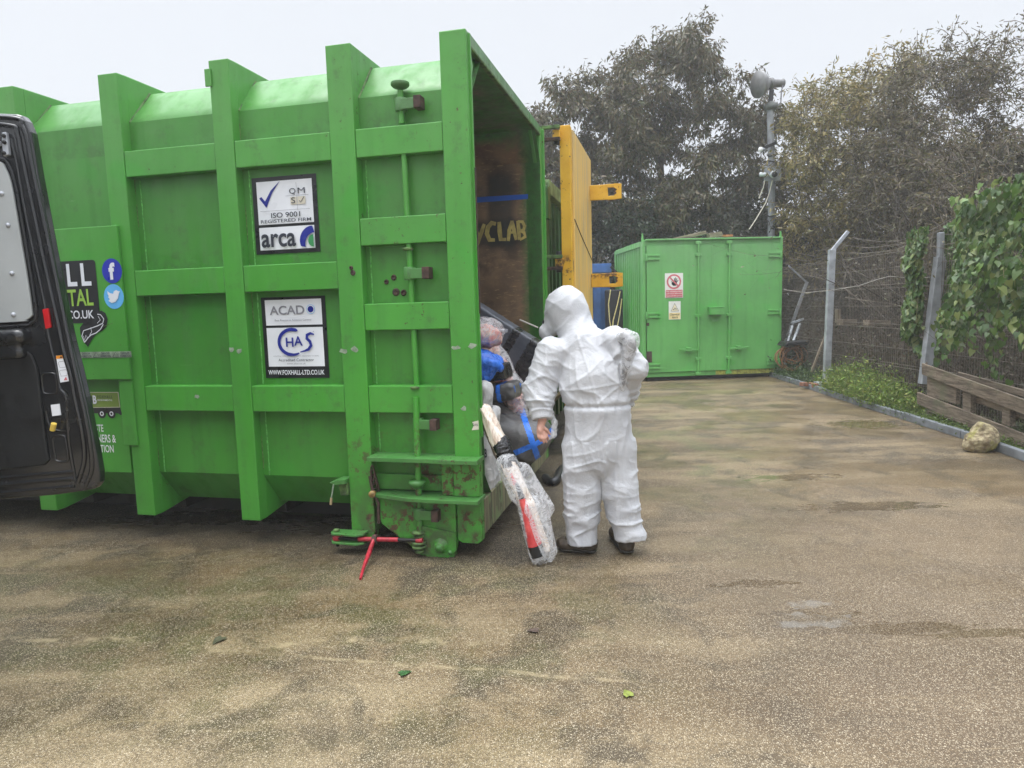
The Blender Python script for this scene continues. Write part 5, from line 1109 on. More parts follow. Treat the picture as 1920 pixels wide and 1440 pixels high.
vt(smoothp([(-330, 202), (-60, 217), (30, 222), (42, 236), (52, 265), (60, 310), (76, 385), (96, 480), (116, 575), (128, 635), (140, 690), (150, 735), (162, 790), (170, 840), (172, 880), (160, 912)]), .011, M['vanpaint'], 'outer_flange')
vt(smoothp([(-330, 218), (-60, 230), (22, 236), (33, 250), (43, 300), (60, 380), (83, 490), (101, 570), (111, 615), (119, 655), (132, 700), (140, 745), (152, 800), (158, 840), (157, 870), (146, 905)]), .012, M['vanpaint'], 'inner_flange')
vt(smoothp([(22, 260), (34, 320), (48, 400), (69, 500), (84, 572), (90, 620), (97, 655), (106, 690), (113, 728), (124, 745), (127, 800), (131, 840), (138, 880), (142, 903)]), .008, M['vanpaint'], 'door_ridge')
for y0, r in ((893, .009), (906, .012), (921, .009)): vt([(-330, y0 + 22), (0, y0 + 3), (90, y0 - 5), (140, y0 - 9)], r, M['vanpaint'], 'bottom_ridge')
def vpoly(pts, y0, y1, mm, name, bev=.004, par=None):
    mb = MB(); mb.prism([vd(*p) for p in pts], 'y', y0, y1, mm); return mb.build(name, par or door, bev)
wb = vpoly(smoothp([(-330, 296), (-60, 300), (0, 303), (14, 318), (24, 345), (33, 395), (44, 460), (57, 540), (63, 585), (62, 592), (50, 600), (20, 604), (-330, 622)], 4), -.012, -.001, simple('pale grey blanking panel', (.36, .38, .38), .5, .08, 3, .08), 'window_blank', .003)
vt(smoothp([(-330, 290), (-60, 294), (2, 297), (19, 313), (30, 345), (39, 395), (50, 460), (63, 540), (69, 590), (58, 606), (20, 612), (-330, 630)], 4), .007, M['black'], 'window_rubber', -.004)
for p in ((7, 364), (19, 423), (26, 513), (29, 590), (-60, 350)):
    mb = MB(); c0 = vd(*p); mb.lathe([(0, .011), (-.003, .011), (-.008, .006), (-.009, 0)], (c0[0], -.012, c0[1]), (0, 1, 0), M['galv'], 14); mb.build('rivet', wb, fixn=False)
vpoly([(-330, 660), (-20, 655), (45, 652), (62, 665), (72, 690), (80, 760), (90, 840), (94, 862), (84, 872), (0, 880), (-330, 902)], -.012, 0, M['vanflat'], 'trim_panel', .01)
V, F = sdf([('b', (vd(-60, 636)[0], .0, vd(-60, 636)[1]), frame((1, 0, .03)), (.07, .30, .035), .03), ('b', (vd(-90, 668)[0], .0, vd(-90, 668)[1]), frame((1, 0, .03)), (.05, .36, .03), .02)], .01, .03)
fast_mesh('pull_moulding', V, F, M['vanpaint'], door, smooth=True)
def loop(cx, cy, hw, hh, sk=0): return smoothp([(cx-hw, cy-hh+6), (cx-hw+5, cy-hh), (cx+hw-5, cy-hh), (cx+hw, cy-hh+6), (cx+hw+sk, cy+hh-6), (cx+hw+sk-5, cy+hh), (cx-hw+sk+5, cy+hh), (cx-hw+sk, cy+hh-6), (cx-hw, cy-hh+6)], 3)
vt(loop(91, 719, 13, 19, 3), .005, M['vanpaint'], 'pressed_outline'); vt(loop(111, 841, 12, 24, 5), .006, M['vanpaint'], 'pressed_outline')
vt(smoothp([(86, 770), (90, 790), (98, 803), (112, 808), (128, 807), (130, 800)]), .006, M['vanpaint'], 'latch_ridge')
vpoly([(98, 786), (114, 784), (113, 806), (104, 806), (98, 796)], -.002, .002, M['dark'], 'latch_hole', 0)
vpoly([(120, 787), (142, 787), (141, 791), (134, 794), (122, 793)], -.003, .002, M['dark'], 'latch_slot', 0)
mb = MB(); a0, a1 = vd(105, 805), vd(109, 792); mb.tube([(a0[0], -.025, a0[1]), (a1[0], -.03, a1[1])], .012, simple('yellow plastic knob', (.62, .45, .08), .4), 12); mb.build('release_knob', door, fixn=False)
vpoly([(82, 580), (93, 578), (98, 614), (88, 617)], -.012, .0, simple('red reflector', (.5, .01, .015), .2, .1, 9, 0), 'reflector', .003)
stk = vpoly([(106, 667), (126, 665), (133, 714), (114, 717)], -.004, -.0005, M['white'], 'safety_sticker', 0)
bd = Board(-.0045); pq = lambda *P: [vd(*p) for p in P]
bd.poly(pq((106, 673), (107, 667), (126, 665), (127, 671)), simple('orange print', (.75, .28, .02), .4, .1, 9, 0)); bd.poly(pq((113, 671), (116, 667), (118, 671)), M['ink']); bd.poly(pq((121, 713), (125, 706), (128, 712)), sgr)
for y0 in (678, 694):
    x0 = 111 + (y0 - 678) * .15; bd.stroke(pq((x0, y0 + 2), (x0 + 2, y0), (x0 + 12, y0 - 1), (x0 + 15, y0 + 2), (x0 + 14, y0 + 10), (x0 + 3, y0 + 11), (x0, y0 + 2)), .0018, M['inkpale'])
bd.build('print', stk)
vpoly([(96, 759), (112, 757), (115, 778), (99, 780)], -.004, .0, M['white'], 'label_sticker', 0)
hb = vpoly([(9, 250), (17, 249), (20, 268), (22, 292), (12, 295), (9, 272)], -.02, 0, M['galv'], 'hinge_bracket', .004); vpoly([(-60, 255), (9, 268), (9, 276), (-60, 272)], -.03, -.01, M['galv'], 'hinge_arm', .003)
for p in ((14, 257), (15, 269), (14, 289)):
    mb = MB(); c0 = vd(*p); mb.lathe([(0, .009), (-.008, .009), (-.01, .005), (-.01, 0)], (c0[0], -.02, c0[1]), (0, 1, 0), M['dark'], 8); mb.build('bolt', hb, fixn=False)
b = MB(); b.prism([(-2.2, .55), (.0, .62), (.0, 2.0), (-.12, 2.6), (-2., 2.75), (-3.6, 2.72), (-3.6, .5)], 'y', -2.05, .0, M['vanpaint']); b.build('body', van, .06, 4)
for yy in (-2.05, -.22): b = MB(); b.lathe([(0, 0), (0, .2), (.02, .34), (.2, .34), (.22, .2), (.22, 0)], (-1.2, yy, .34), (0, 1, 0), M['dark'], 28); b.build('wheel', van, fixn=False)

# ================================================================== wrapped waste in the open container
def B_(px, py, y): p = only(px, py, y); return W(*p)
def wrapmat(name, a, b_, rough, crink=.6, sc=9, **kw):
    m = NT(name); n1 = m.noise(sc, 5, .6, None, 1.2); w1 = m.vor(sc * 1.3, m.noise(3, 2, .5, None, 0, 1), 'DISTANCE_TO_EDGE')
    c = m.mix(m.rng(n1, .35, .65), a, b_); return m.fin(c, m.rng(n1, .3, .7, rough, rough + .2), m.bump(m.mth('ADD', n1, m.mul(m.noise(sc * 4, 3), .3)), crink, .02), **kw)
wd_ = wrapmat('dark grey polythene', (.06, .068, .085), (.095, .106, .13), .28, .3, 5); wk = wrapmat('black polythene', (.008, .008, .01), (.018, .018, .02), .18, .7, 12)
wg = wrapmat('charcoal polythene', (.07, .068, .068), (.115, .11, .105), .3, .6, 5); wbl = wrapmat('blue polythene', (.012, .11, .55), (.03, .2, .8), .2, .9, 14); tblue = wrapmat('blue tape strip', (.01, .14, .66), (.03, .22, .82), .25, .2, 14)
wpk = wrapmat('pink and cream rags', (.55, .16, .13), (.78, .6, .5), .6, .9, 9); wcr = wrapmat('cream rolled sheet', (.60, .45, .36), (.80, .70, .60), .5, .8, 12); wrd = wrapmat('red plastic', (.46, .035, .04), (.62, .09, .08), .3, .4, 8); wws = wrapmat('grey white woven sack', (.42, .42, .42), (.62, .61, .60), .5, .8, 7)
m = NT('clear crumpled plastic'); n1 = m.noise(10, 6, .65, None, 1.5); rdg = m.mth('ABSOLUTE', m.mth('SUBTRACT', n1, .5)); nr = m.bump(m.noise(9, 3, .5, None, .8), .6, .015)
m.fin((.85, .86, .88), .12, nr); tp = m.n('ShaderNodeBsdfTransparent'); ms = m.n('ShaderNodeMixShader'); m.set(ms.inputs[0], m.rng(rdg, .0, .10, .42, .16)); m.t.links.new(tp.outputs[0], ms.inputs[1]); m.t.links.new(m.b.outputs[0], ms.inputs[2]); m.t.links.new(ms.outputs[0], m.out.inputs['Surface']); clear = m.m
def blob(name, label, cat, prims, h=.01, k=.03, mat_=None, amp=.02, fr=9, fine=.004, bands=(), group=None, parent=None, O=None, seed=0, smooth=True, axis=None):
    V, F = sdf(prims, h, k); V = relax(V, F, 1); N_ = vnormals(V, F); Q = V
    if axis is not None: ax_ = np.array(axis, float); ax_ /= np.linalg.norm(ax_); Q = V - .88 * (V @ ax_)[:, None] * ax_
    dd = (ridge(Q, fr, seed) ** 2 - .4) * amp + (ridge(Q, fr * 3, seed + 2) ** 3) * fine + (vn(V, fr * .4, seed + 5) - .5) * amp
    V = V + N_ * dd[:, None]; c = V.mean(0) if O is None else np.array(O); c = np.array(c); 
    if O is None: c[2] = V[:, 2].min()
    mats = [mat_]; mi = None
    if bands:
        FC_ = V[F].mean(1); mi = np.zeros(len(F), int)
        for (pt, nn_, w_, bm_, cond) in bands:
            if bm_ not in mats: mats.append(bm_)
            nn_ = np.array(nn_, float); nn_ /= np.linalg.norm(nn_); k_ = np.abs((FC_ - pt) @ nn_) < w_
            if cond is not None: k_ &= cond(FC_)
            mi[k_] = mats.index(bm_)
    o = fast_mesh(name, V - c, F, mats, parent, smooth, mi)
    if parent is None: o.location = tuple(c); tag(o, label, cat, group)
    return o
GW = 'wrapped waste piled in the container'
def lbox(c, hx, hy, hz, ang, rd):                       # box in the container frame turned by ang in the side plane
    a = R_(ang); X_ = EX * math.cos(a) + np.array([0, 0, 1]) * math.sin(a); Z_ = -EX * math.sin(a) + np.array([0, 0, 1]) * math.cos(a)
    return ('b', c, np.stack([X_, EY, Z_], 1), (hx, hy, hz), rd)
# slab
ea = B_(1000, 640, 1.7) - B_(893, 572, 1.7); ang_ = math.degrees(math.atan2(ea[2], ea @ EX))
cS = B_(925, 632, 1.7); 
sl_ = blob('wrapped_slab', 'long dark grey wrapped slab with a black tape band lying on top of the pile', 'package', [lbox(B_(928, 637, 1.68), .43, .12, .19, ang_, .02)], .011, .01, wd_, .006, 6, .003,
     bands=[(B_(962, 632, 1.55), EX * math.cos(R_(ang_)) + np.array([0, 0, math.sin(R_(ang_))]), .035, wk, None), (B_(1005, 664, 1.55), EX * math.cos(R_(ang_)) + np.array([0, 0, math.sin(R_(ang_))]), .10, wk, None)], group=GW)
blob('waste_bag', 'clear bag of crumpled pink and cream rags just inside the front post', 'bag', [('e', B_(902, 630, 1.15), np.eye(3), (.12, .12, .07)), ('e', B_(922, 634, 1.15), np.eye(3), (.07, .08, .045))], .01, .03, wpk, .03, 12, .012, group=GW, seed=1)
blob('plastic_cover', 'torn clear plastic wrapped round the topmost pink rag bag', 'plastic', [('e', B_(905, 622, 1.1), np.eye(3), (.155, .14, .10)), ('c', B_(925, 625, 1.05), B_(948, 620, 1.05), .05, .012)], .01, .03, clear, .022, 9, .005, seed=2)
blob('waste_bag', 'bright blue plastic bundle bulging beside the front post', 'bag', [lbox(B_(900, 682, .95), .13, .14, .085, -28, .04), ('c', B_(915, 675, .9), B_(938, 690, .9), .05, .025)], .009, .03, wbl, .018, 12, .008, group=GW, seed=3)
blob('waste_bag', 'matt black folded bundle right under the blue one', 'bag', [lbox(B_(922, 698, 1.12), .13, .14, .06, 6, .02)], .009, .02, wk, .012, 8, .004, group=GW, seed=4)
blob('waste_bag', 'long bag of pink rags slanting down behind the blue bundle', 'bag', [('c', B_(918, 660, 1.45), B_(958, 735, 1.4), .045, .065), ('c', B_(958, 735, 1.4), B_(972, 790, 1.45), .065, .055)], .01, .03, wpk, .05, 11, .02, group=GW, seed=5)
blob('plastic_cover', 'clear plastic sleeve around the long slanting pink bag', 'plastic', [('c', B_(922, 645, 1.38), B_(960, 725, 1.34), .055, .085), ('c', B_(960, 725, 1.34), B_(974, 780, 1.4), .085, .07)], .01, .03, clear, .02, 8, .006, seed=6)
nrm_e = EX * math.cos(R_(8)) + np.array([0, 0, math.sin(R_(8))])
blob('taped_bundle', 'small charcoal bundle with a blue tape strip, on top of the big taped bundle', 'package', [lbox(B_(930, 736, 1.1), .17, .15, .06, 8, .03)], .008, .02, wg, .012, 7, .005, bands=[(B_(938, 738, 1.0), nrm_e, .016, tblue, None), (B_(972, 745, 1.0), nrm_e, .016, tblue, None)], group=GW, seed=7)
nf = EX * math.cos(R_(-25)) + np.array([0, 0, math.sin(R_(-25))])
blob('taped_bundle', 'big bulky charcoal bundle crossed by two blue tape strips, at the container mouth', 'package', [lbox(B_(958, 808, 1.3), .30, .34, .15, -25, .11), ('e', B_(990, 818, 1.2), np.eye(3), (.16, .2, .15))], .0065, .05, wg, .02, 4, .006,
     bands=[(B_(985, 790, 1.0), EX * .93 + np.array([0, 0, .30]) + EY * .25, .022, tblue, None), (B_(990, 838, 1.0), np.array([0, 0, 1.]) + EX * -.42, .02, tblue, lambda q: (q - CO) @ EX > -.33)], group=GW, seed=8)
blob('waste_bag', 'black bag in the shade under the big taped bundle', 'bag', [lbox(B_(930, 872, 1.15), .22, .3, .12, -5, .05)], .012, .03, wk, .03, 8, .01, group=GW, seed=9)
sk = blob('rubble_sack', 'grey white printed sack standing upright behind the front post', 'sack', [lbox(B_(905, 845, .42), .085, .14, .29, -3, .03), ('c', B_(914, 775, .35), B_(908, 730, .35), .035, .05)], .009, .03, wws, .02, 8, .006, group=GW, seed=10)
for t, x0, x1, y0, y1 in (('TB', 903, 913, 858, 842), ('k', 903, 909, 815, 800)):
    Vt, Ft = text_mesh(t, .04); lo, hi = Vt.min(0), Vt.max(0); Q = []
    for p in Vt: Q.append(B_(x0 + (p[0]-lo[0])/(hi[0]-lo[0])*(x1-x0), y0 + (p[1]-lo[1])/(hi[1]-lo[1])*(y1-y0), .265) - np.array(sk.location))
    mb = MB(); mb.add(Q, Ft, M['ink']); mb.build('print', sk, fixn=False)
blob('waste_bag', 'heap of dark bags farther back inside the container', 'bag', [('e', W(-.85, .8, .6), np.eye(3), (.4, .5, .35)), ('e', W(-1.3, 1.3, .8), np.eye(3), (.5, .6, .6)), ('e', W(-.6, 1.6, .6), np.eye(3), (.35, .4, .32)), ('e', W(-.75, 1.2, .95), np.eye(3), (.35, .4, .3))], .03, .08, wk, .08, 4, .02, group=GW, seed=11)
blob('twine', 'thin pale cord lying over the slab end', 'cord', [('c', B_(975, 600, 1.6), B_(1008, 614, 1.6), .007, .007)], .004, 0, simple('pale cord', (.5, .48, .42), .7), 0, 5, 0, group=None)

# bag of tape-bound sheeting leaning out of the container onto the ground
def rollmat(name, a, b_, c3):
    m = NT(name); st = m.noise(1, 5, .65, m.scale((55, 55, 7))); c = m.mix(m.rng(st, .35, .6), a, b_); c = m.mix(m.rng(m.noise(1, 4, .6, m.scale((30, 30, 5))), .55, .68), c, c3)
    return m.fin(c, .25, m.bump(st, .7, .012), **{'Coat Weight': .3})
wcr = rollmat('cream and brown rolled sheet', (.58, .44, .34), (.85, .76, .66), (.30, .19, .13))
lb = thing('leaning_bag', 'long clear taped bag of red and cream rolls leaning from container to ground', 'bag', tuple(at(1020, 1052, 3.99) * [1, 1, 0])); LO = np.array(lb.location)
A_ = lambda px, py, Y: at(px, py, Y) - LO
AXB = A_(1012, 1028, 4.02) - A_(907, 768, 4.13)
blob('upper_roll', None, None, [('c', A_(909, 768, 4.14), A_(943, 845, 4.09), .034, .048)], .005, .01, wcr, .010, 26, .005, parent=lb, O=(0, 0, 0), seed=12, axis=AXB)
blob('brown_tube', None, None, [('c', A_(902, 775, 4.15), A_(936, 855, 4.1), .024, .028)], .006, .015, simple('brown tube', (.10, .07, .05), .6), .003, 22, .001, parent=lb, O=(0, 0, 0), seed=12)
blob('tape_band', None, None, [('c', A_(941, 836, 4.085), A_(952, 862, 4.075), .054, .056)], .005, .01, wk, .014, 26, .006, parent=lb, O=(0, 0, 0), seed=13, axis=(1, 0, .3))
blob('lower_roll', None, None, [('c', A_(953, 868, 4.075), A_(988, 945, 4.04), .046, .04), ('c', A_(988, 945, 4.04), A_(1020, 1028, 4.02), .04, .034)], .005, .012, wcr, .010, 24, .005, parent=lb, O=(0, 0, 0), seed=14, axis=AXB)
b = MB(); b.tube([tuple(A_(968, 905, 3.975)), tuple(A_(979, 935, 3.955))], [.010, .02], M['dark'], 10); b.tube([tuple(A_(979, 935, 3.955)), tuple(A_(989, 970, 3.945)), tuple(A_(1003, 1022, 3.935))], [.02, .03, .044], wrd, 14); b.tube([tuple(A_(1003, 1022, 3.935)), tuple(A_(1010, 1042, 3.93))], [.044, .044], M['dark'], 14)
b.tube([tuple(A_(958, 888, 3.99)), tuple(A_(966, 908, 3.985))], [.006, .014], wrd, 10); b.build('red_cone', lb, fixn=False)
blob('clear_sleeve', None, None, [('c', A_(950, 868, 4.05), A_(975, 925, 4.0), .058, .07, (1, .8, 1)), ('c', A_(982, 885, 4.06), A_(1008, 955, 4.04), .05, .095, (1, .4, 1)), ('c', A_(1000, 955, 3.99), A_(1017, 1030, 3.965), .09, .078, (1, .9, 1)), ('b', A_(1018, 1042, 3.965), np.eye(3), (.058, .045, .035), .02)], .008, .03, clear, .014, 12, .005, parent=lb, O=(0, 0, 0), seed=15, axis=AXB)
b = MB(); b.tube(smoothp([tuple(p) for p in (onz(1022, 895, .03), onz(1034, 904, .03), onz(1044, 898, .04), onz(1050, 884, .05), onz(1060, 876, .05), onz(1085, 880, .04))]), .035, M['black'], 10)
tag(b.build('black_hose', fixn=False), 'thick black hose end lying on the ground behind the worker', 'hose')

# ================================================================== the worker
PO = np.array([.52, 4.1, 0]); pn = thing('person', 'person in hooded white coverall stooping at the container mouth, seen from behind', 'person', tuple(PO))
P = lambda px, py, Y: at(px, py, Y) - PO
m = NT('white nonwoven coverall'); nn1 = m.noise(26, 6, .7, None, 1.2); cr1 = m.noise(9, 5, .6, m.scale((1, 1, 1)), 2.2); e1 = m.mth('ABSOLUTE', m.mth('SUBTRACT', cr1, .5))
m.fin(m.mix(m.rng(m.noise(5, 3), .3, .7), (.51, .52, .545), (.58, .59, .61)), .55, m.bump(nn1, .3, .006, m.bump(m.rng(e1, 0, .05), .32, .007, m.bump(m.rng(m.mth('ABSOLUTE', m.mth('SUBTRACT', m.noise(20, 3, .5, None, 1.5), .5)), 0, .04), .18, .004))), **{'Sheen Weight': .1})
t_ = m.n('ShaderNodeBsdfTranslucent'); m.set(t_.inputs['Color'], (.85, .86, .88)); ms = m.n('ShaderNodeMixShader'); ms.inputs[0].default_value = .12; m.t.links.new(m.b.outputs[0], ms.inputs[1]); m.t.links.new(t_.outputs[0], ms.inputs[2]); m.t.links.new(ms.outputs[0], m.out.inputs['Surface']); suit = m.m
sq = (1, .74, 1)
SH_L, EL_L, WR_L = P(1034, 664, 4.19), P(1012, 732, 4.17), P(1017, 786, 4.1)
SH_R, EL_R, WR_R = P(1150, 638, 4.15), P(1186, 688, 4.07), P(1176, 748, 4.20)
suit_p = [('c', P(1121, 838, 4.13), P(1120, 772, 4.13), .20, .20, sq), ('c', P(1119, 760, 4.13), P(1112, 712, 4.15), .195, .20, sq), ('c', P(1112, 712, 4.15), P(1098, 662, 4.2), .205, .165, (1, .8, 1)),
    ('c', P(1045, 662, 4.2), P(1152, 646, 4.17), .085, .085), ('c', P(1083, 632, 4.27), P(1120, 640, 4.22), .075, .07),
    ('e', P(1061, 583, 4.35), frame((-.5, .8, -.2)), (.125, .15, .155)), ('c', P(1072, 600, 4.33), P(1092, 640, 4.25), .115, .12), ('c', P(1043, 606, 4.38), P(1024, 622, 4.38), .08, .045),
    ('c', SH_L, EL_L, .098, .094), ('c', EL_L, WR_L, .094, .062), ('c', SH_R, EL_R, .09, .076), ('c', EL_R, WR_R, .076, .056),
    ('c', P(1092, 838, 4.13), P(1091, 920, 4.13), .128, .112, (1, .95, 1)), ('c', P(1091, 920, 4.13), P(1091, 965, 4.13), .116, .106), ('c', P(1091, 965, 4.13), P(1091, 1020, 4.12), .098, .094),
    ('c', P(1155, 838, 4.13), P(1161, 920, 4.11), .122, .105, (1, .95, 1)), ('c', P(1161, 920, 4.11), P(1170, 965, 4.10), .108, .098), ('c', P(1170, 965, 4.10), P(1184, 1015, 4.08), .09, .094)]
ewl = (WR_L - EL_L) / np.linalg.norm(WR_L - EL_L)
def suit_cut(G, d):
    n_ = .02 * (vn(G, 9, 4) - .5)
    d = np.where(G[..., 2] < .3, np.maximum(d, .062 + n_ + .035 * (G[..., 0] > .05) - G[..., 2]), d)
    q = (G - WR_L) @ ewl; near = np.linalg.norm(G - WR_L, axis=-1) < .14
    return np.where(near, np.maximum(d, q - .004), d)
V, F = sdf(suit_p, .0058, .022, field=suit_cut); V = relax(V, F, 1); N_ = vnormals(V, F)
zw = P(1120, 757, 4.13)[2]; z_an = .14
def gs(v, c, s): return np.exp(-((v - c) / s) ** 2)
x_, y_, z_ = V[:, 0], V[:, 1], V[:, 2]
warp = V + .06 * np.stack([vn(V, 5, 1), vn(V, 5, 2), vn(V, 5, 3)], 1)
rg = lambda S_, sd, pw: ridge(warp * np.array(S_), 1., sd) ** pw
d = (vn(V, 4.5, 11) - .5) * .022 + (rg((7, 7, 4), 1, 6) - .12) * .016 + (rg((15, 15, 8), 2, 7) - .1) * .008
leg = (z_ < .72); tors = (z_ > zw)
d *= .55 * np.where(z_ > P(1060, 625, 4.3)[2], .45, 1.)
d += .75 * leg * ((rg((5, 5, 19), 3, 5) - .15) * .020 * gs(z_, .20, .16) + (rg((6, 6, 15), 4, 5) - .15) * .015 * gs(z_, .52, .14) + (ridge(V * [16, 16, 2.2] + .5, 1., 12) ** 5 - .1) * .010)
dg = (warp @ np.array([[.8, .0, .6]]).T).ravel(); rot = np.stack([x_ * .8 + z_ * .6, y_, z_ * .8 - x_ * .6], 1) + .05 * vn(V, 4, 7)[:, None]
d += .6 * tors * (ridge(rot * [4, 4, 15], 1., 8) ** 7 - .1) * .013 + .6 * tors * (ridge(np.stack([x_ * .7 - z_ * .7, y_, z_ * .7 + x_ * .7], 1) * [4, 4, 13], 1., 9) ** 7 - .1) * .012
notarm = np.abs(x_ - P(1120, 757, 4.13)[0]) < .26
d += notarm * (-.016 * gs(z_, zw, .014) + (ridge(V * [34, 34, 3], 1., 5) - .5) * .014 * gs(z_, zw, .05))
# sleeves: creases round the limb
for a, b2, s_ in ((SH_L, EL_L, .5), (EL_L, WR_L, 1.), (SH_R, EL_R, .7), (EL_R, WR_R, 1.)):
    ab = b2 - a; t = np.clip(((V - a) @ ab) / (ab @ ab), 0, 1); dist = np.linalg.norm(V - a - t[:, None] * ab, axis=1); k = np.clip((.16 - dist) / .05, 0, 1) * (np.abs(x_ - .0) > -1)
    q = (V - a) @ (ab / np.linalg.norm(ab)); d += k * s_ * (ridge(np.stack([q * 20, x_ * 5, y_ * 5], 1) + 2 * vn(V, 6, 3)[:, None], 1., 6) ** 4 - .2) * .010
# seams: centre back, yoke and seat
bk = N_[:, 1] < -.2
xs_ = np.interp(z_, [P(1130, 860, 4.0)[2], zw, P(1100, 680, 4.1)[2], P(1078, 630, 4.2)[2]], [P(1128, 860, 4.0)[0], P(1122, 757, 4.)[0], P(1100, 680, 4.)[0], P(1083, 630, 4.1)[0]])
d += bk * (z_ > .62) * (z_ < 1.36) * .005 * gs(x_, xs_, .006)
zy = P(1110, 727, 4.0)[2] + (x_ - P(1110, 727, 4.0)[0]) * .12; d += bk * (np.abs(x_ - P(1110, 700, 4)[0]) < .23) * .004 * gs(z_, zy, .006)
V = relax(V + N_ * d[:, None], F, 1)
hw = np.clip((V[:, 2] - P(1060, 640, 4.3)[2]) / .05, 0, 1)[:, None]; V = V * (1 - hw) + relax(V, F, 3) * hw
cov = fast_mesh('coverall', V, F, suit, pn, smooth=True)
b = MB(); c0 = [P(1098, 640, 4.035), P(1120, 640, 4.035), P(1122, 655, 4.02), P(1101, 657, 4.02)]
# body: one surface, head with face, hands with fingers
skin = simple('skin', (.50, .27, .20), .5, .12, 30, .2, 60)
hd_ = P(1058, 586, 4.36); fd = np.array([-.62, .76, -.22]); fd /= np.linalg.norm(fd); FR_ = frame(fd)
hl = lambda x, y, z: hd_ + FR_ @ np.array([x, y, z])
body = [('e', hd_, FR_, (.072, .092, .105)), ('e', hl(0, .03, -.05), FR_, (.05, .06, .06)), ('c', hl(0, .085, .01), hl(0, .105, -.025), .008, .014), ('e', hl(0, .08, -.055), FR_, (.025, .016, .008)),
    ('e', hl(-.075, -.005, 0), FR_, (.01, .018, .03)), ('e', hl(.075, -.005, 0), FR_, (.01, .018, .03)), ('e', hl(-.03, .082, .015), FR_, (.013, .01, .008)), ('e', hl(.03, .082, .015), FR_, (.013, .01, .008)),
    ('c', hl(0, -.03, -.08), P(1092, 650, 4.22), .05, .065), ('c', P(1098, 665, 4.2), P(1120, 820, 4.14), .12, .12), ('c', P(1060, 665, 4.2), P(1145, 652, 4.17), .05, .05),
    ('c', SH_L, EL_L, .045, .04), ('c', EL_L, WR_L, .038, .027), ('c', SH_R, EL_R, .045, .04), ('c', EL_R, WR_R, .038, .027),
    ('c', P(1092, 838, 4.13), P(1091, 920, 4.13), .08, .055), ('c', P(1091, 920, 4.13), P(1094, 1015, 4.12), .055, .04), ('c', P(1155, 838, 4.13), P(1161, 920, 4.11), .08, .055), ('c', P(1161, 920, 4.11), P(1180, 1012, 4.1), .055, .04)]
pc = P(1013, 803, 4.085)
body += [('c', WR_L, pc, .025, .022), ('e', pc + np.array([.003, 0, -.012]), frame(P(1018, 820, 4.08) - pc), (.034, .03, .018))]
for (bx, by, bY), (mx_, my_, mY), (tx, ty, tY) in (((1008, 809, 4.075), (1010, 819, 4.062), (1014, 827, 4.066)), ((1012, 811, 4.068), (1016, 822, 4.055), (1020, 830, 4.06)), ((1017, 811, 4.072), (1022, 822, 4.058), (1025, 829, 4.066)), ((1021, 809, 4.08), (1026, 818, 4.07), (1028, 824, 4.078))):
    body += [('c', P(bx, by, bY), P(mx_, my_, mY), .0085, .008), ('c', P(mx_, my_, mY), P(tx, ty, tY), .008, .0066)]
body += [('c', P(1018, 800, 4.08), P(1025, 806, 4.07), .011, .009), ('c', P(1025, 806, 4.07), P(1031, 814, 4.075), .009, .0075)]
pr_ = WR_R + np.array([-.03, .06, -.02]); body += [('c', WR_R, pr_, .026, .022), ('e', pr_ + [-.02, .03, 0], frame((-1, 1, 0)), (.035, .04, .016))]
for k in range(4): f0 = pr_ + np.array([-.04, .055, .022 - .016 * k]); f1 = f0 + [-.035, .01, -.002]; f2 = f1 + [-.012, -.022, -.002]; body += [('c', f0, f1, .0085, .008), ('c', f1, f2, .008, .007)]
body += [('c', pr_ + [0, .03, .02], pr_ + [-.03, .01, .04], .01, .008)]
V, F = sdf(body, .0048, .006, pad=.03); V = relax(V, F, 1); fast_mesh('body', V, F, skin, pn, smooth=True)
b = MB(); b.lathe([(0, 0), (0, .03), (.02, .033), (.035, .02), (.035, 0)], tuple(hl(-.065, .095, -.045)), tuple(FR_ @ np.array([-.8, .5, -.1])), M['black'], 16); b.lathe([(0, 0), (0, .03), (.02, .033), (.035, .02), (.035, 0)], tuple(hl(.065, .095, -.045)), tuple(FR_ @ np.array([.8, .5, -.1])), M['black'], 16)
b.lathe([(-.04, .05), (.0, .055), (.03, .04), (.045, .02), (.045, 0)], tuple(hl(0, .085, -.04)), tuple(fd), M['black'], 18); b.tube([tuple(hl(-.06, .08, -.03)), tuple(hl(-.085, 0, .0)), tuple(hl(-.09, -.05, .02))], .008, M['black'], 6); b.build('respirator', pn, fixn=False)
shoe = simple('muddy brown leather', (.055, .04, .026), .6, .4, 20, .4, 60); sole = simple('dark rubber sole', (.03, .027, .022), .7, .3, 20, .3)
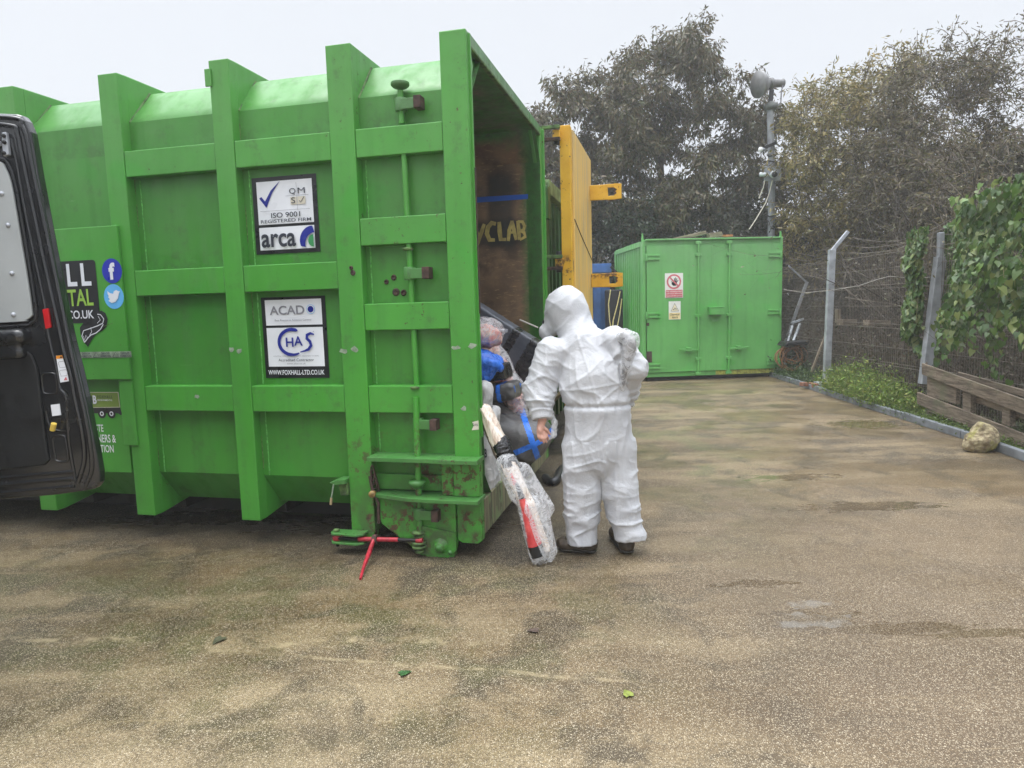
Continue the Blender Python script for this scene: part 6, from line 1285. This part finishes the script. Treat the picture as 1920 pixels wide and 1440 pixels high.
def mkshoe(heel, toe):
    h_ = np.array(heel) - PO; t_ = np.array(toe) - PO; dd = t_ - h_; dd /= np.linalg.norm(dd); Fm = frame(dd)
    V, F = sdf([('c', h_ + [0, 0, .055], h_ + [0, 0, .11], .043, .045), ('c', h_ + [0, 0, .05], t_ - dd * .04 + [0, 0, .045], .042, .04), ('e', t_ - dd * .055 + [0, 0, .045], Fm, (.048, .06, .035))], .006, .03)
    V[:, 2] = np.maximum(V[:, 2], .022); V += vnormals(V, F) * ((ridge(V, 25, 3) ** 3 - .3) * .004)[:, None]; so = fast_mesh('shoe', V, F, shoe, pn, smooth=True)
    V, F = sdf([('c', h_ + [0, 0, .014], t_ - dd * .05 + [0, 0, .014], .045, .05, (1, 1, .28))], .005, .0); V[:, 2] = np.clip(V[:, 2], .001, .026); fast_mesh('sole', V, F, sole, so, smooth=True)
mkshoe(onz(1106, 1035), onz(1047, 1031)); mkshoe(onz(1175, 1036), onz(1153, 1005))
blob('held_bag', 'thin clear plastic loop hanging from the left hand of the stooping worker', 'plastic bag', [('c', at(1030, 765, 4.12), at(1040, 792, 4.1), .008, .018), ('c', at(1040, 792, 4.1), at(1037, 815, 4.09), .018, .015), ('c', at(1037, 815, 4.09), at(1025, 826, 4.085), .014, .008)], .005, .01, clear, .01, 25, .004, seed=21)
wgy = wrapmat('grey crumpled sheet', (.10, .10, .11), (.26, .25, .24), .3, .5, 9)
blob('grey_wad', 'grey and brown wad inside the clear bag under the right arm of the worker', 'wad', [('c', at(1172, 636, 4.02), at(1183, 642, 4.0), .038, .036), ('c', at(1181, 648, 4.0), at(1174, 685, 4.0), .036, .024), ('c', at(1174, 685, 4.0), at(1168, 722, 4.03), .022, .012)], .005, .02, wgy, .009, 12, .004, seed=23)
blob('carried_bag', 'crumpled clear bag with grey contents tucked under the right arm of the worker', 'plastic bag', [('c', at(1170, 630, 4.02), at(1184, 636, 4.0), .045, .044), ('c', at(1182, 646, 3.995), at(1174, 688, 3.995), .044, .03), ('c', at(1174, 688, 3.995), at(1167, 730, 4.03), .03, .016)], .005, .02, clear, .008, 12, .003, seed=22)

# haze
m = bpy.data.materials.new('haze'); m.use_nodes = True; m.node_tree.nodes.remove(m.node_tree.nodes['Principled BSDF'])
pv = m.node_tree.nodes.new('ShaderNodeVolumePrincipled'); pv.inputs['Color'].default_value = (.97, .98, 1, 1); pv.inputs['Density'].default_value = .0033; pv.inputs['Anisotropy'].default_value = .2
m.node_tree.links.new(pv.outputs[0], m.node_tree.nodes['Material Output'].inputs['Volume'])
b = MB(); b.box(-151, 151, -151, 151, -1, 11, m); o = b.build('haze'); tag(o, kind='stuff')
